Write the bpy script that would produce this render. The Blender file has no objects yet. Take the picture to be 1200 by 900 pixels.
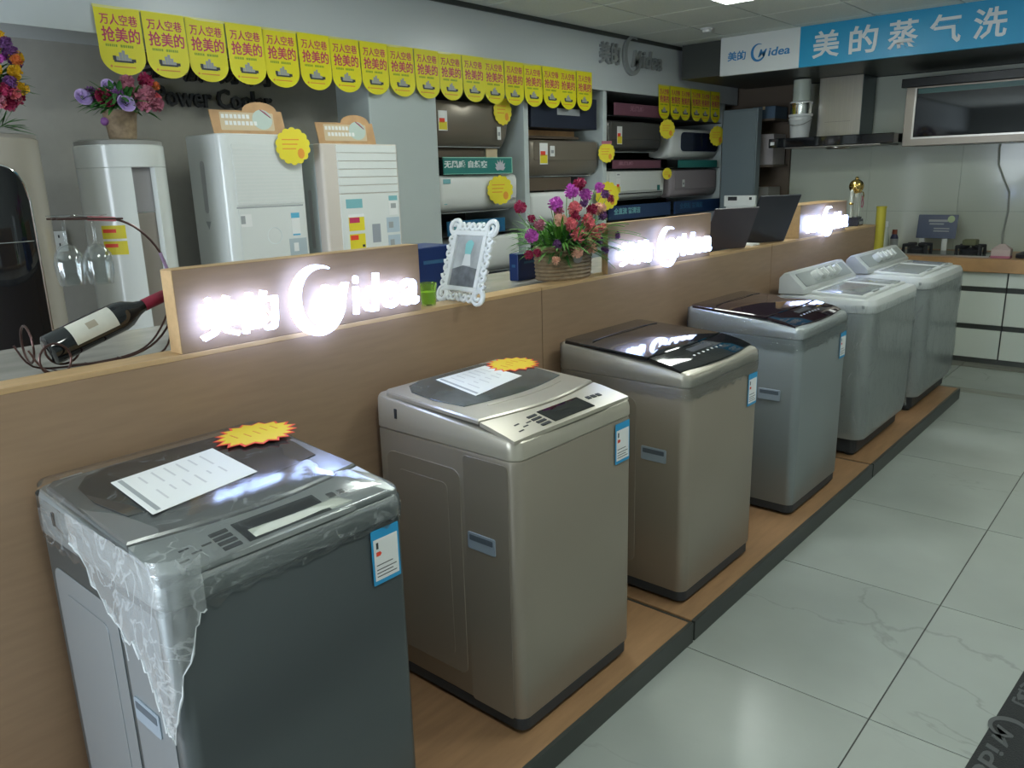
import bpy, math, random
from math import pi, sin, cos, radians
from mathutils import Vector, Matrix

S = bpy.context.scene
COL = S.collection
random.seed(7)

# ------------------------------------------------------------------ camera
cam_d = bpy.data.cameras.new('camera')
cam_d.sensor_width = 36
cam_d.lens = 27.785
cam_d.clip_start = 0.02
cam = bpy.data.objects.new('camera', cam_d)
COL.objects.link(cam)
cam.matrix_world = Matrix(((0.75693588, -0.14450594, 0.63731162, 0),
                           (0.65294868, 0.2068982, -0.72859533, 0),
                           (-0.02657227, 0.96763173, 0.25096363, 1.65),
                           (0, 0, 0, 1)))
S.camera = cam

# ------------------------------------------------------------------ world, light, exposure
w = bpy.data.worlds.new('world'); S.world = w; w.use_nodes = True
w.node_tree.nodes['Background'].inputs[0].default_value = (0.75, 0.86, 1.0, 1)
w.node_tree.nodes['Background'].inputs[1].default_value = 0.6
S.view_settings.view_transform = 'Standard'
S.view_settings.look = 'None'
S.view_settings.exposure = 0.36
S.view_settings.gamma = 1
S.view_settings.use_curve_mapping = False

PANEL_E = 17.0      # ceiling panel emission
SIGN_E = 6.5       # light sign emission

def area(name, loc, rot, sx, sy, power, color):
    l = bpy.data.lights.new(name, 'AREA'); l.shape = 'RECTANGLE'; l.size = sx; l.size_y = sy
    l.energy = power; l.color = color
    o = bpy.data.objects.new(name, l); COL.objects.link(o); o.location = loc; o.rotation_euler = rot
    return o
# daylight through the glazed shop front behind and to the right of the camera
area('daylight_front', (-2.2, -2.9, 1.1), (radians(90), 0, 0), 2.6, 2.0, 165, (0.80, 0.90, 1.0))
area('daylight_side', (3.25, 2.6, 1.35), (radians(90), 0, radians(90)), 4.6, 2.2, 98, (0.86, 0.97, 0.92))

# ------------------------------------------------------------------ materials
MATS = {}
def mat(name, col=(.8, .8, .8), rough=.5, metal=0., spec=.5, noise=0., nscale=8., bump=0., bscale=40.,
        emit=None, estr=0., trans=0., alpha=1., coat=0., stretch=None, ior=1.45):
    m = bpy.data.materials.new(name); m.use_nodes = True
    nt = m.node_tree; b = nt.nodes['Principled BSDF']
    b.inputs['Base Color'].default_value = (*col, 1)
    b.inputs['Roughness'].default_value = rough
    b.inputs['Metallic'].default_value = metal
    b.inputs['Specular IOR Level'].default_value = spec
    b.inputs['Transmission Weight'].default_value = trans
    b.inputs['Alpha'].default_value = alpha
    b.inputs['Coat Weight'].default_value = coat
    b.inputs['IOR'].default_value = ior
    if emit:
        b.inputs['Emission Color'].default_value = (*emit, 1)
        b.inputs['Emission Strength'].default_value = estr
    if noise or bump:
        tc = nt.nodes.new('ShaderNodeTexCoord'); mp = nt.nodes.new('ShaderNodeMapping')
        nt.links.new(tc.outputs['Object'], mp.inputs[0])
        if stretch: mp.inputs['Scale'].default_value = stretch
        if noise:
            n = nt.nodes.new('ShaderNodeTexNoise'); n.inputs['Scale'].default_value = nscale
            n.inputs['Detail'].default_value = 6
            nt.links.new(mp.outputs[0], n.inputs['Vector'])
            r = nt.nodes.new('ShaderNodeValToRGB')
            r.color_ramp.elements[0].position = .3; r.color_ramp.elements[1].position = .7
            r.color_ramp.elements[0].color = (*[c * (1 - noise) for c in col], 1)
            r.color_ramp.elements[1].color = (*[min(1, c * (1 + noise)) for c in col], 1)
            nt.links.new(n.outputs['Fac'], r.inputs[0]); nt.links.new(r.outputs[0], b.inputs['Base Color'])
        if bump:
            n2 = nt.nodes.new('ShaderNodeTexNoise'); n2.inputs['Scale'].default_value = bscale
            n2.inputs['Detail'].default_value = 4
            nt.links.new(mp.outputs[0], n2.inputs['Vector'])
            bp = nt.nodes.new('ShaderNodeBump'); bp.inputs['Strength'].default_value = bump
            bp.inputs['Distance'].default_value = .01
            nt.links.new(n2.outputs['Fac'], bp.inputs['Height']); nt.links.new(bp.outputs[0], b.inputs['Normal'])
    MATS[name] = m
    return m

def film_mat(name, base=.10, gloss=.35, scale=14., white=.22, stretch=(1, 1, 1), bstr=.8, thin=.022, haze=.015):
    """clear plastic wrap: transparent with glossy crinkles and whitish creases"""
    m = bpy.data.materials.new(name); m.use_nodes = True; nt = m.node_tree
    for n in list(nt.nodes): nt.nodes.remove(n)
    out = nt.nodes.new('ShaderNodeOutputMaterial')
    tr = nt.nodes.new('ShaderNodeBsdfTransparent'); tr.inputs[0].default_value = (.97, .98, .98, 1)
    gl = nt.nodes.new('ShaderNodeBsdfGlossy'); gl.inputs['Roughness'].default_value = .12
    gl.inputs['Color'].default_value = (.95, .97, 1, 1)
    df = nt.nodes.new('ShaderNodeBsdfDiffuse'); df.inputs[0].default_value = (.8, .84, .86, 1)
    tc = nt.nodes.new('ShaderNodeTexCoord'); mp = nt.nodes.new('ShaderNodeMapping')
    mp.inputs['Scale'].default_value = stretch
    nt.links.new(tc.outputs['Object'], mp.inputs[0])
    ns = nt.nodes.new('ShaderNodeTexNoise'); ns.inputs['Scale'].default_value = scale
    ns.inputs['Detail'].default_value = 5; ns.inputs['Distortion'].default_value = 1.5
    nt.links.new(mp.outputs[0], ns.inputs['Vector'])
    bp = nt.nodes.new('ShaderNodeBump'); bp.inputs['Strength'].default_value = bstr; bp.inputs['Distance'].default_value = .012
    nt.links.new(ns.outputs['Fac'], bp.inputs['Height'])
    nt.links.new(bp.outputs[0], gl.inputs['Normal']); 
    fr = nt.nodes.new('ShaderNodeFresnel'); fr.inputs[0].default_value = 1.35
    nt.links.new(bp.outputs[0], fr.inputs['Normal'])
    ma = nt.nodes.new('ShaderNodeMath'); ma.operation = 'MULTIPLY_ADD'
    ma.inputs[1].default_value = gloss * 2; ma.inputs[2].default_value = base
    ma.use_clamp = True
    nt.links.new(fr.outputs[0], ma.inputs[0])
    vr = nt.nodes.new('ShaderNodeTexNoise'); vr.inputs['Scale'].default_value = scale * .8
    vr.inputs['Distortion'].default_value = 2.5; vr.inputs['Detail'].default_value = 3
    nt.links.new(mp.outputs[0], vr.inputs['Vector'])
    # thin creases: |noise-.5| small
    s1 = nt.nodes.new('ShaderNodeMath'); s1.operation = 'SUBTRACT'; s1.inputs[1].default_value = .5
    s2 = nt.nodes.new('ShaderNodeMath'); s2.operation = 'ABSOLUTE'
    s3 = nt.nodes.new('ShaderNodeMapRange'); s3.inputs[1].default_value = 0; s3.inputs[2].default_value = thin
    s3.inputs[3].default_value = white; s3.inputs[4].default_value = haze
    nt.links.new(vr.outputs['Fac'], s1.inputs[0]); nt.links.new(s1.outputs[0], s2.inputs[0]); nt.links.new(s2.outputs[0], s3.inputs[0])
    m1 = nt.nodes.new('ShaderNodeMixShader'); m2 = nt.nodes.new('ShaderNodeMixShader')
    nt.links.new(ma.outputs[0], m1.inputs[0]); nt.links.new(tr.outputs[0], m1.inputs[1]); nt.links.new(gl.outputs[0], m1.inputs[2])
    nt.links.new(s3.outputs[0], m2.inputs[0]); nt.links.new(m1.outputs[0], m2.inputs[1]); nt.links.new(df.outputs[0], m2.inputs[2])
    nt.links.new(m2.outputs[0], out.inputs[0])
    MATS[name] = m
    return m

wood = mat('wood', (.33, .218, .137), .42, noise=.06, nscale=6, stretch=(8, 1.2, 10))
wood_edge = mat('wood_edge', (.56, .37, .19), .4, noise=.08, nscale=6, stretch=(8, 1.2, 10))
wood_floor = mat('wood_floor', (.33, .19, .095), .38, noise=.12, nscale=5, stretch=(8, 1, 8))
black_trim = mat('black_trim', (.045, .05, .045), .4)
marble = mat('marble', (.36, .34, .31), .25, noise=.25, nscale=9, stretch=(1, .4, 1))
tile_m = mat('floor_tile', (.335, .36, .33), .22, noise=.09, nscale=1.6)
def add_veins(m, scale=1.5, dark=.80, width=.006):
    nt = m.node_tree; b = nt.nodes['Principled BSDF']; src = b.inputs['Base Color'].links[0].from_socket
    ge = nt.nodes.new('ShaderNodeNewGeometry'); mp = nt.nodes.new('ShaderNodeMapping'); mp.inputs['Scale'].default_value = (.45, 1.0, 1)
    mp.inputs['Rotation'].default_value = (0, 0, .9)
    nt.links.new(ge.outputs['Position'], mp.inputs[0])
    n = nt.nodes.new('ShaderNodeTexNoise'); n.inputs['Scale'].default_value = scale; n.inputs['Detail'].default_value = 7; n.inputs['Distortion'].default_value = .6
    n2 = nt.nodes.new('ShaderNodeTexNoise'); n2.inputs['Scale'].default_value = 1.1
    nt.links.new(mp.outputs[0], n.inputs['Vector']); nt.links.new(mp.outputs[0], n2.inputs['Vector'])
    a = nt.nodes.new('ShaderNodeMath'); a.operation = 'SUBTRACT'; a.inputs[1].default_value = .5
    c = nt.nodes.new('ShaderNodeMath'); c.operation = 'ABSOLUTE'
    r = nt.nodes.new('ShaderNodeMapRange'); r.inputs[1].default_value = 0; r.inputs[2].default_value = width; r.inputs[3].default_value = 1; r.inputs[4].default_value = 0
    k = nt.nodes.new('ShaderNodeMapRange'); k.inputs[1].default_value = .52; k.inputs[2].default_value = .62; k.inputs[3].default_value = 0; k.inputs[4].default_value = 1
    mu = nt.nodes.new('ShaderNodeMath'); mu.operation = 'MULTIPLY'
    nt.links.new(n.outputs['Fac'], a.inputs[0]); nt.links.new(a.outputs[0], c.inputs[0]); nt.links.new(c.outputs[0], r.inputs[0])
    nt.links.new(n2.outputs['Fac'], k.inputs[0]); nt.links.new(r.outputs[0], mu.inputs[0]); nt.links.new(k.outputs[0], mu.inputs[1])
    mx = nt.nodes.new('ShaderNodeMix'); mx.data_type = 'RGBA'; mx.blend_type = 'MULTIPLY'
    nt.links.new(mu.outputs[0], mx.inputs[0]); nt.links.new(src, mx.inputs[6]); mx.inputs[7].default_value = (dark, dark, dark, 1)
    nt.links.new(mx.outputs[2], b.inputs['Base Color'])
add_veins(tile_m)
grout = mat('grout', (.05, .052, .045), .9)
tile_band = mat('tile_band', (.27, .27, .23), .2, noise=.15, nscale=5)
wall_grey = mat('wall_grey', (.31, .30, .27), .75, noise=.03, nscale=20)
col_white = mat('column_white', (.52, .58, .58), .3)
soffit_m = mat('soffit_panel', (.56, .60, .62), .28)
ceil_m = mat('ceiling_tile', (.72, .76, .70), .85, noise=.04, nscale=60, bump=.2, bscale=160)
ceil_grid = mat('ceiling_grid', (.14, .15, .14), .6)
dark_gap = mat('dark_gap', (.03, .032, .035), .7)
walltile = mat('wall_tile', (.50, .54, .46), .16, coat=.2)
white_gloss = mat('white_gloss', (.74, .77, .75), .2, coat=.3)
white_cab = mat('white_cabinet', (.64, .69, .62), .25)
white_pl = mat('white_plastic', (.72, .74, .72), .4)
warm_white = mat('warm_white', (.62, .56, .50), .4)
pale_gold = mat('pale_gold', (.42, .385, .33), .35, metal=.2)
bronze = mat('bronze', (.235, .20, .16), .32, metal=.35)
dark_bronze = mat('dark_bronze', (.11, .105, .10), .3, metal=.4)
black_gl = mat('black_glass', (.008, .009, .011), .05, spec=.7, coat=.5)
black_pl = mat('black_plastic', (.025, .026, .03), .4)
dark_blue_m = mat('navy_sign', (.018, .05, .14), .4)
green_m = mat('green_sign', (.03, .21, .19), .4)
green_edge = mat('green_edge', (.35, .68, .55), .4)
pinkish = mat('faded_pink_sign', (.17, .065, .095), .5)
yellow = mat('yellow_paper', (.80, .73, .012), .45)
red_ink = mat('red_ink', (.55, .045, .12), .5)
green_ink = mat('green_ink', (.25, .38, .02), .5)
grey_pic = mat('grey_print', (.35, .37, .38), .5)
dark_ink = mat('dark_ink', (.04, .045, .05), .5)
star_yellow = mat('star_yellow', (.82, .60, .03), .5)
tag_yellow = mat('tag_yellow', (.78, .66, .04), .5)
star_red = mat('star_red', (.85, .08, .04), .5)
orange = mat('orange_print', (.75, .30, .04), .5)
paper = mat('paper', (.80, .81, .80), .55)
paper_ink = mat('paper_ink', (.60, .60, .61), .6)
energy_blue = mat('label_blue', (.03, .32, .62), .4)
banner_blue = mat('banner_blue', (.015, .30, .53), .35)
banner_white = mat('banner_white', (.66, .69, .68), .4)
logo_blue = mat('logo_blue', (.03, .20, .45), .4)
steel = mat('steel', (.42, .40, .36), .28, metal=.9, noise=.05, nscale=3, stretch=(30, 1, 1))
steel_dk = mat('steel_dark', (.07, .10, .11), .3, metal=.5)
chrome = mat('chrome', (.85, .86, .86), .08, metal=1)
silver_l = mat('silver_letter', (.36, .38, .38), .3, metal=.5)
gold = mat('gold', (.65, .44, .14), .15, metal=1)
glass = mat('clear_glass', (1, 1, 1), .02, trans=1., ior=1.45)
def thin_glass(name):
    m = bpy.data.materials.new(name); m.use_nodes = True; nt = m.node_tree
    for n in list(nt.nodes): nt.nodes.remove(n)
    out = nt.nodes.new('ShaderNodeOutputMaterial'); tr = nt.nodes.new('ShaderNodeBsdfTransparent'); gl = nt.nodes.new('ShaderNodeBsdfGlossy')
    tr.inputs[0].default_value = (.93, .95, .95, 1); gl.inputs['Roughness'].default_value = .04
    lw = nt.nodes.new('ShaderNodeLayerWeight'); lw.inputs[0].default_value = .5
    pw = nt.nodes.new('ShaderNodeMath'); pw.operation = 'POWER'; pw.inputs[1].default_value = 2.5
    fr = nt.nodes.new('ShaderNodeMath'); fr.operation = 'MULTIPLY_ADD'; fr.inputs[1].default_value = .75; fr.inputs[2].default_value = .06
    nt.links.new(lw.outputs['Facing'], pw.inputs[0]); nt.links.new(pw.outputs[0], fr.inputs[0])
    mx = nt.nodes.new('ShaderNodeMixShader')
    nt.links.new(fr.outputs[0], mx.inputs[0]); nt.links.new(tr.outputs[0], mx.inputs[1]); nt.links.new(gl.outputs[0], mx.inputs[2]); nt.links.new(mx.outputs[0], out.inputs[0])
    MATS[name] = m; return m
glass = thin_glass('wine_glass_clear')
glass_green = mat('green_glass', (.70, .92, .25), .05, trans=.9)
bottle_g = mat('bottle_glass', (.006, .008, .010), .06, coat=.6)
bottle_lab = mat('bottle_label', (.58, .57, .50), .6, noise=.15, nscale=12)
bottle_lab2 = mat('bottle_back_label', (.52, .50, .62), .6)
wine_red = mat('wine_foil', (.28, .02, .05), .4)
iron = mat('wrought_iron', (.09, .05, .045), .3, metal=.7)
rib_red = mat('pink_tape', (.60, .17, .20), .5)
white_frame = mat('white_frame', (.82, .84, .84), .35)
skin_pic = mat('picture_pale', (.50, .52, .53), .3, noise=.35, nscale=9)
pic_mint = mat('picture_mint', (.28, .62, .62), .3)
pic_dark = mat('picture_dark', (.18, .19, .21), .3, noise=.3, nscale=30)
wicker = mat('wicker', (.30, .22, .14), .7, noise=.25, nscale=40)
leaf = mat('leaf', (.045, .17, .035), .5, noise=.35, nscale=14)
leaf2 = mat('leaf_light', (.12, .32, .05), .5, noise=.3, nscale=14)
f_pink = mat('blossom_pink', (.78, .18, .22), .6)
f_mag = mat('blossom_magenta', (.52, .09, .48), .6)
f_cream = mat('blossom_cream', (.80, .46, .34), .6)
f_red = mat('blossom_crimson', (.33, .02, .08), .6)
f_lilac = mat('blossom_lilac', (.50, .37, .70), .6)
f_rose = mat('blossom_rose', (.42, .14, .20), .6)
f_yel = mat('blossom_yellow', (.80, .48, .02), .6)
f_org = mat('blossom_orange', (.75, .22, .06), .6)
f_vio = mat('blossom_violet', (.19, .07, .24), .6)
navy = mat('navy_card', (.012, .035, .15), .35)
kraft = mat('kraft_board', (.52, .31, .15), .6, noise=.15, nscale=12)
kraft_pale = mat('pale_print', (.62, .50, .33), .6)
carton = mat('carton', (.30, .27, .25), .7)
brown_board = mat('brown_board', (.115, .085, .06), .6)
dk_grey_panel = mat('blue_grey_panel', (.16, .20, .22), .4)
counter_wood = mat('worktop_wood', (.47, .27, .12), .4, noise=.15, nscale=6, stretch=(1, 8, 1))
mat_black = mat('door_mat_black', (.022, .024, .024), .85, bump=.6, bscale=220)
mat_letter = mat('mat_letter', (.075, .08, .08), .8)
yel_tube = mat('yellow_tube', (.60, .52, .06), .4)
light_em = mat('sign_light', (.9, .93, 1), .4, emit=(.42, .56, 1.0), estr=SIGN_E)
panel_em = mat('panel_light', (.9, .95, .9), .4, emit=(.93, 1.0, .93), estr=PANEL_E)
led_white = mat('white_print', (.72, .78, .78), .5)
teal_print = mat('teal_print', (.20, .46, .50), .5)
sky_print = mat('sky_print', (.12, .45, .65), .5)

# machine paints
m1_body = mat('graphite_steel', (.115, .13, .135), .33, metal=.55)
m1_side = mat('graphite_side_lit', (.30, .33, .35), .36, metal=.35)  # lighter than the body: daylight on the left side is put into the colour
m1_top = mat('graphite_top', (.38, .40, .40), .3, metal=.35)  # lightened base colour carries the pale glare on the collar top
m1_lid = mat('graphite_lid', (.215, .22, .22), .25, metal=.3)
gold_body = mat('champagne_body', (.33, .29, .235), .36, metal=.35)
gold_top = mat('champagne_top', (.50, .465, .385), .3, metal=.35)
gold_lid = mat('champagne_lid', (.46, .43, .37), .28, metal=.4)
silver_body = mat('silver_body', (.27, .305, .31), .36, metal=.35)
silver_top = mat('silver_top', (.50, .53, .52), .3, metal=.4)
pale_body = mat('pale_grey_body', (.34, .365, .35), .38)
pale_top = mat('pale_grey_top', (.58, .60, .58), .33)
lid_smoke = mat('smoked_lid', (.05, .053, .054), .07, spec=.6, coat=.4)
lid_grey = mat('grey_window', (.30, .32, .34), .12, coat=.4)
base_dark = mat('base_dark', (.035, .04, .045), .5)
slot_m = mat('grip_slot', (.10, .125, .15), .5)
handle_m = mat('handle_grey', (.30, .36, .42), .35)
dark_red_glass = mat('dark_brown_glass', (.022, .012, .016), .05, spec=.7, coat=.5)
film_a = film_mat('clear_film', base=.05, gloss=.5, scale=9, white=.22, stretch=(1, 1, 2.5))
film_top = film_mat('film_on_lid', base=.07, gloss=.5, scale=4.5, white=.20, stretch=(1, .5, 1), bstr=.10, thin=.007)
film_b = film_mat('stretch_film', base=.05, gloss=.45, scale=7, white=.10, stretch=(1, 1, 7))
film_c = film_mat('wrap_film', base=.04, gloss=.3, scale=13, white=.20, stretch=(1, 1, .35), bstr=.35)
film_edge = mat('film_edge', (.78, .82, .84), .25, alpha=.62)

# ------------------------------------------------------------------ mesh helpers
class G:
    def __init__(s): s.v = []; s.f = []; s.m = []
    def add(s, v, f, mi=0, M=None):
        o = len(s.v)
        s.v += [tuple(M @ Vector(p)) for p in v] if M is not None else [tuple(p) for p in v]
        for q in f: s.f.append([i + o for i in q]); s.m.append(mi)
        return s
    def box(s, x0, x1, y0, y1, z0, z1, mi=0, M=None, b=0.):
        if b:
            o = rr(x0, x1, y0, y1, b * 1.2, 2)
            return s.prism(o, z0, z1, mi, M, bev=b)
        v = [(x, y, z) for z in (z0, z1) for y in (y0, y1) for x in (x0, x1)]
        f = [(0, 2, 3, 1), (4, 5, 7, 6), (0, 1, 5, 4), (2, 6, 7, 3), (0, 4, 6, 2), (1, 3, 7, 5)]
        return s.add(v, f, mi, M)
    def prism(s, o, z0, z1, mi=0, M=None, bev=0.):
        rings = [(o, z0)]
        if bev: rings = [(inset(o, bev), z0), (o, z0 + bev), (o, z1 - bev), (inset(o, bev), z1)]
        else: rings = [(o, z0), (o, z1)]
        n = len(o); v = []; f = []
        for q, z in rings: v += [(p[0], p[1], z) for p in q]
        for k in range(len(rings) - 1):
            for i in range(n):
                j = (i + 1) % n
                f.append((k * n + i, k * n + j, (k + 1) * n + j, (k + 1) * n + i))
        f.append(list(range(n))[::-1]); f.append([(len(rings) - 1) * n + i for i in range(n)])
        return s.add(v, f, mi, M)
    def surf(s, o, zf, h0, h1, bev=.003, mi=0, M=None, nr=6, bottom=False):
        """slab following zf: sides from zf+h0 to zf+h1, concentric top (o must be star shaped)"""
        n = len(o); oi = inset(o, bev)
        cx = sum(p[0] for p in o) / n; cy = sum(p[1] for p in o) / n
        rings = [[(p[0], p[1], zf(*p) + h0) for p in o], [(p[0], p[1], zf(*p) + h1 - bev) for p in o]]
        for k in range(nr):
            t = 1 - k / nr
            rings.append([(cx + (p[0] - cx) * t, cy + (p[1] - cy) * t, zf(cx + (p[0] - cx) * t, cy + (p[1] - cy) * t) + h1) for p in oi])
        v = [p for r in rings for p in r]; f = []
        for k in range(len(rings) - 1):
            for i in range(n):
                j = (i + 1) % n
                f.append((k * n + i, k * n + j, (k + 1) * n + j, (k + 1) * n + i))
        v.append((cx, cy, zf(cx, cy) + h1)); c = len(v) - 1; b0 = (len(rings) - 1) * n
        for i in range(n): f.append((b0 + i, b0 + (i + 1) % n, c))
        if bottom: f.append(list(range(n))[::-1])
        return s.add(v, f, mi, M)
    def loft(s, rings, mi=0, M=None, caps=(True, True), closed=True):
        n = len(rings[0]); v = [p for r in rings for p in r]; f = []
        for k in range(len(rings) - 1):
            for i in range(n if closed else n - 1):
                j = (i + 1) % n
                f.append((k * n + i, k * n + j, (k + 1) * n + j, (k + 1) * n + i))
        if caps[0] and closed: f.append(list(range(n))[::-1])
        if caps[1] and closed: f.append([(len(rings) - 1) * n + i for i in range(n)])
        return s.add(v, f, mi, M)
    def lathe(s, prof, n=24, mi=0, M=None, caps=(True, True)):
        rings = [[(r * cos(2 * pi * i / n), r * sin(2 * pi * i / n), z) for i in range(n)] for r, z in prof]
        return s.loft(rings, mi, M, caps)
    def tube(s, pts, r, n=7, mi=0, M=None, closed=False):
        P = [Vector(p) for p in pts]; rings = []; up = None
        for i, p in enumerate(P):
            if closed: d = P[(i + 1) % len(P)] - P[i - 1]
            else: d = P[min(i + 1, len(P) - 1)] - P[max(i - 1, 0)]
            d.normalize()
            if up is None: up = d.orthogonal().normalized()
            else:
                up = (up - d * up.dot(d)); up = up.normalized() if up.length > 1e-6 else d.orthogonal().normalized()
            sd = d.cross(up); rr_ = r[i] if isinstance(r, (list, tuple)) else r
            rings.append([tuple(p + (up * cos(2 * pi * k / n) + sd * sin(2 * pi * k / n)) * rr_) for k in range(n)])
        if closed: rings.append(rings[0])
        return s.loft(rings, mi, M, (not closed, not closed))
    def ball(s, c, r, n=10, k=6, mi=0, sc=(1, 1, 1), M=None):
        prof = [(r * sin(pi * j / k), -r * cos(pi * j / k)) for j in range(k + 1)]
        prof[0] = (r * .02, -r); prof[-1] = (r * .02, r)
        T = Matrix.Translation(c) @ Matrix.Diagonal((*sc, 1))
        if M is not None: T = M @ T
        return s.lathe(prof, n, mi, T)
    def sheet(s, o, th=.001, mi=0, M=None):
        return s.prism(o, 0, th, mi, M)

def inset(o, d):
    n = len(o); r = []
    A = sum(o[i][0] * o[(i + 1) % n][1] - o[(i + 1) % n][0] * o[i][1] for i in range(n))
    sg = 1 if A > 0 else -1
    for i in range(n):
        a, b, c = Vector(o[i - 1]), Vector(o[i]), Vector(o[(i + 1) % n])
        e1 = (b - a); e2 = (c - b)
        if e1.length < 1e-9: e1 = e2
        if e2.length < 1e-9: e2 = e1
        e1.normalize(); e2.normalize()
        n1 = Vector((-e1.y, e1.x)) * sg; n2 = Vector((-e2.y, e2.x)) * sg
        m = (n1 + n2)
        if m.length < 1e-6: m = n1
        m.normalize()
        k = d / max(.5, m.dot(n1))
        r.append((b.x + m.x * k, b.y + m.y * k))
    return r

def rr(x0, x1, y0, y1, r, n=5):
    if not isinstance(r, (tuple, list)): r = (r,) * 4
    o = []
    for (cx, cy, a, q) in ((x1 - r[0], y0 + r[0], -90, r[0]), (x1 - r[1], y1 - r[1], 0, r[1]), (x0 + r[2], y1 - r[2], 90, r[2]), (x0 + r[3], y0 + r[3], 180, r[3])):
        for i in range(n + 1):
            t = radians(a + 90 * i / n); o.append((cx + q * cos(t), cy + q * sin(t)))
    return o

def frame_M(origin, right, up):
    x = Vector(right).normalized(); z = x.cross(Vector(up)).normalized(); y = z.cross(x)
    M = Matrix.Identity(4)
    for i in range(3): M[i][0] = x[i]; M[i][1] = y[i]; M[i][2] = z[i]; M[i][3] = origin[i]
    return M
FX = lambda x, y, z: frame_M((x, y, z), (0, 1, 0), (0, 0, 1))      # plane facing +x, right = +y
FY = lambda x, y, z: frame_M((x, y, z), (1, 0, 0), (0, 0, 1))      # plane facing -y, right = +x

def obj(name, g, mats, parent=None, smooth=None, M=None):
    me = bpy.data.meshes.new(name)
    me.from_pydata(g.v, [], g.f)
    mats = mats if isinstance(mats, (list, tuple)) else [mats]
    for m in mats: me.materials.append(m)
    if len(mats) > 1: me.polygons.foreach_set('material_index', g.m)
    if smooth is not None:
        me.polygons.foreach_set('use_smooth', [True] * len(me.polygons))
        me.set_sharp_from_angle(angle=radians(smooth))
    me.validate(); me.update()
    o = bpy.data.objects.new(name, me); COL.objects.link(o)
    if parent is not None: o.parent = parent
    if M is not None: o.matrix_local = M
    return o
def tag(o, label, cat, group=None, kind=None):
    if label: o['label'] = label
    if cat: o['category'] = cat
    if group: o['group'] = group
    if kind: o['kind'] = kind
    return o
def thing(name, label, cat, loc=(0, 0, 0), rot=(0, 0, 0), group=None, M=None):
    o = bpy.data.objects.new(name, None); COL.objects.link(o); o.empty_display_size = .05
    if M is not None: o.matrix_world = M
    else: o.location = loc; o.rotation_euler = rot
    return tag(o, label, cat, group)
def struct(name, g, mats, parent=None, smooth=None):
    o = obj(name, g, mats, parent, smooth)
    if parent is None: o['kind'] = 'structure'
    return o
def copy_tree(o, parent=None):
    c = o.copy(); COL.objects.link(c); c.parent = parent
    for ch in [x for x in bpy.data.objects if x.parent == o and x.name in COL.objects]:
        copy_tree(ch, c)
    return c

_tx = {}
def text_g(s, size, extrude=.002, bold=0., shear=0., align='LEFT', space=1., mi=0, g=None, M=None, res=2):
    """text as geometry in the XY plane facing +Z"""
    k = (s, size, extrude, bold, shear, align, space, res)
    if k not in _tx:
        c = bpy.data.curves.new('text', 'FONT'); c.body = s; c.size = size; c.extrude = extrude
        c.offset = bold * size; c.shear = shear; c.align_x = align; c.space_character = space; c.resolution_u = res
        o = bpy.data.objects.new('text', c); COL.objects.link(o)
        dg = bpy.context.evaluated_depsgraph_get(); dg.update()
        me = bpy.data.meshes.new_from_object(o.evaluated_get(dg))
        _tx[k] = ([tuple(v.co) for v in me.vertices], [tuple(p.vertices) for p in me.polygons])
        bpy.data.objects.remove(o); bpy.data.curves.remove(c); bpy.data.meshes.remove(me)
    v, f = _tx[k]
    g = g or G()
    return g.add(v, f, mi, M)
def text_w(s, size, **kw):
    text_g(s, size, **kw)
    k = [q for q in _tx if q[0] == s and q[1] == size][-1]
    xs = [p[0] for p in _tx[k][0]]
    return max(xs) - min(xs)
def fit_text(g, s, x0, x1, y0, y1, M, mi=0, extrude=.002, bold=.0, shear=0., z=0., res=2):
    """text stretched into a rectangle of the local plane"""
    t = text_g(s, 1., extrude=extrude, bold=bold, shear=shear, res=res)
    xs = [p[0] for p in t.v]; ys = [p[1] for p in t.v]
    sx = (x1 - x0) / (max(xs) - min(xs)); sy = (y1 - y0) / (max(ys) - min(ys))
    v = [(x0 + (p[0] - min(xs)) * sx, y0 + (p[1] - min(ys)) * sy, z + p[2]) for p in t.v]
    g.add(v, t.f, mi, M)

def logo_g(g, cx, cy, R, M, mi=0, z0=0., z1=.01):
    """open ring: thick below left, thin above right, its end turning into an S stroke inwards"""
    n = 40; inner = []; outer = []
    for i in range(n + 1):
        a = radians(62 + 300 * i / n)
        t = .30 * R * sin(pi * min(1, (i / n) * 1.0)) ** .8 + .05 * R
        outer.append((cx + R * .92 * cos(a), cy + R * sin(a)))
        inner.append((cx + (R * .92 - t) * cos(a), cy + (R - t * .75) * sin(a)))
    v = []; f = []
    for z in (z0, z1):
        for a, b in zip(outer, inner): v += [(a[0], a[1], z), (b[0], b[1], z)]
    m = (n + 1) * 2
    for i in range(n):
        a = 2 * i
        f.append((a, a + 1, a + 3, a + 2)); f.append((m + a, m + a + 2, m + a + 3, m + a + 1))
        f.append((a, a + 2, m + a + 2, m + a)); f.append((a + 1, m + a + 1, m + a + 3, a + 3))
    f.append((0, m, m + 1, 1)); f.append((2 * n, 2 * n + 1, m + 2 * n + 1, m + 2 * n))
    g.add(v, f, mi, M)
    return g
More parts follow.
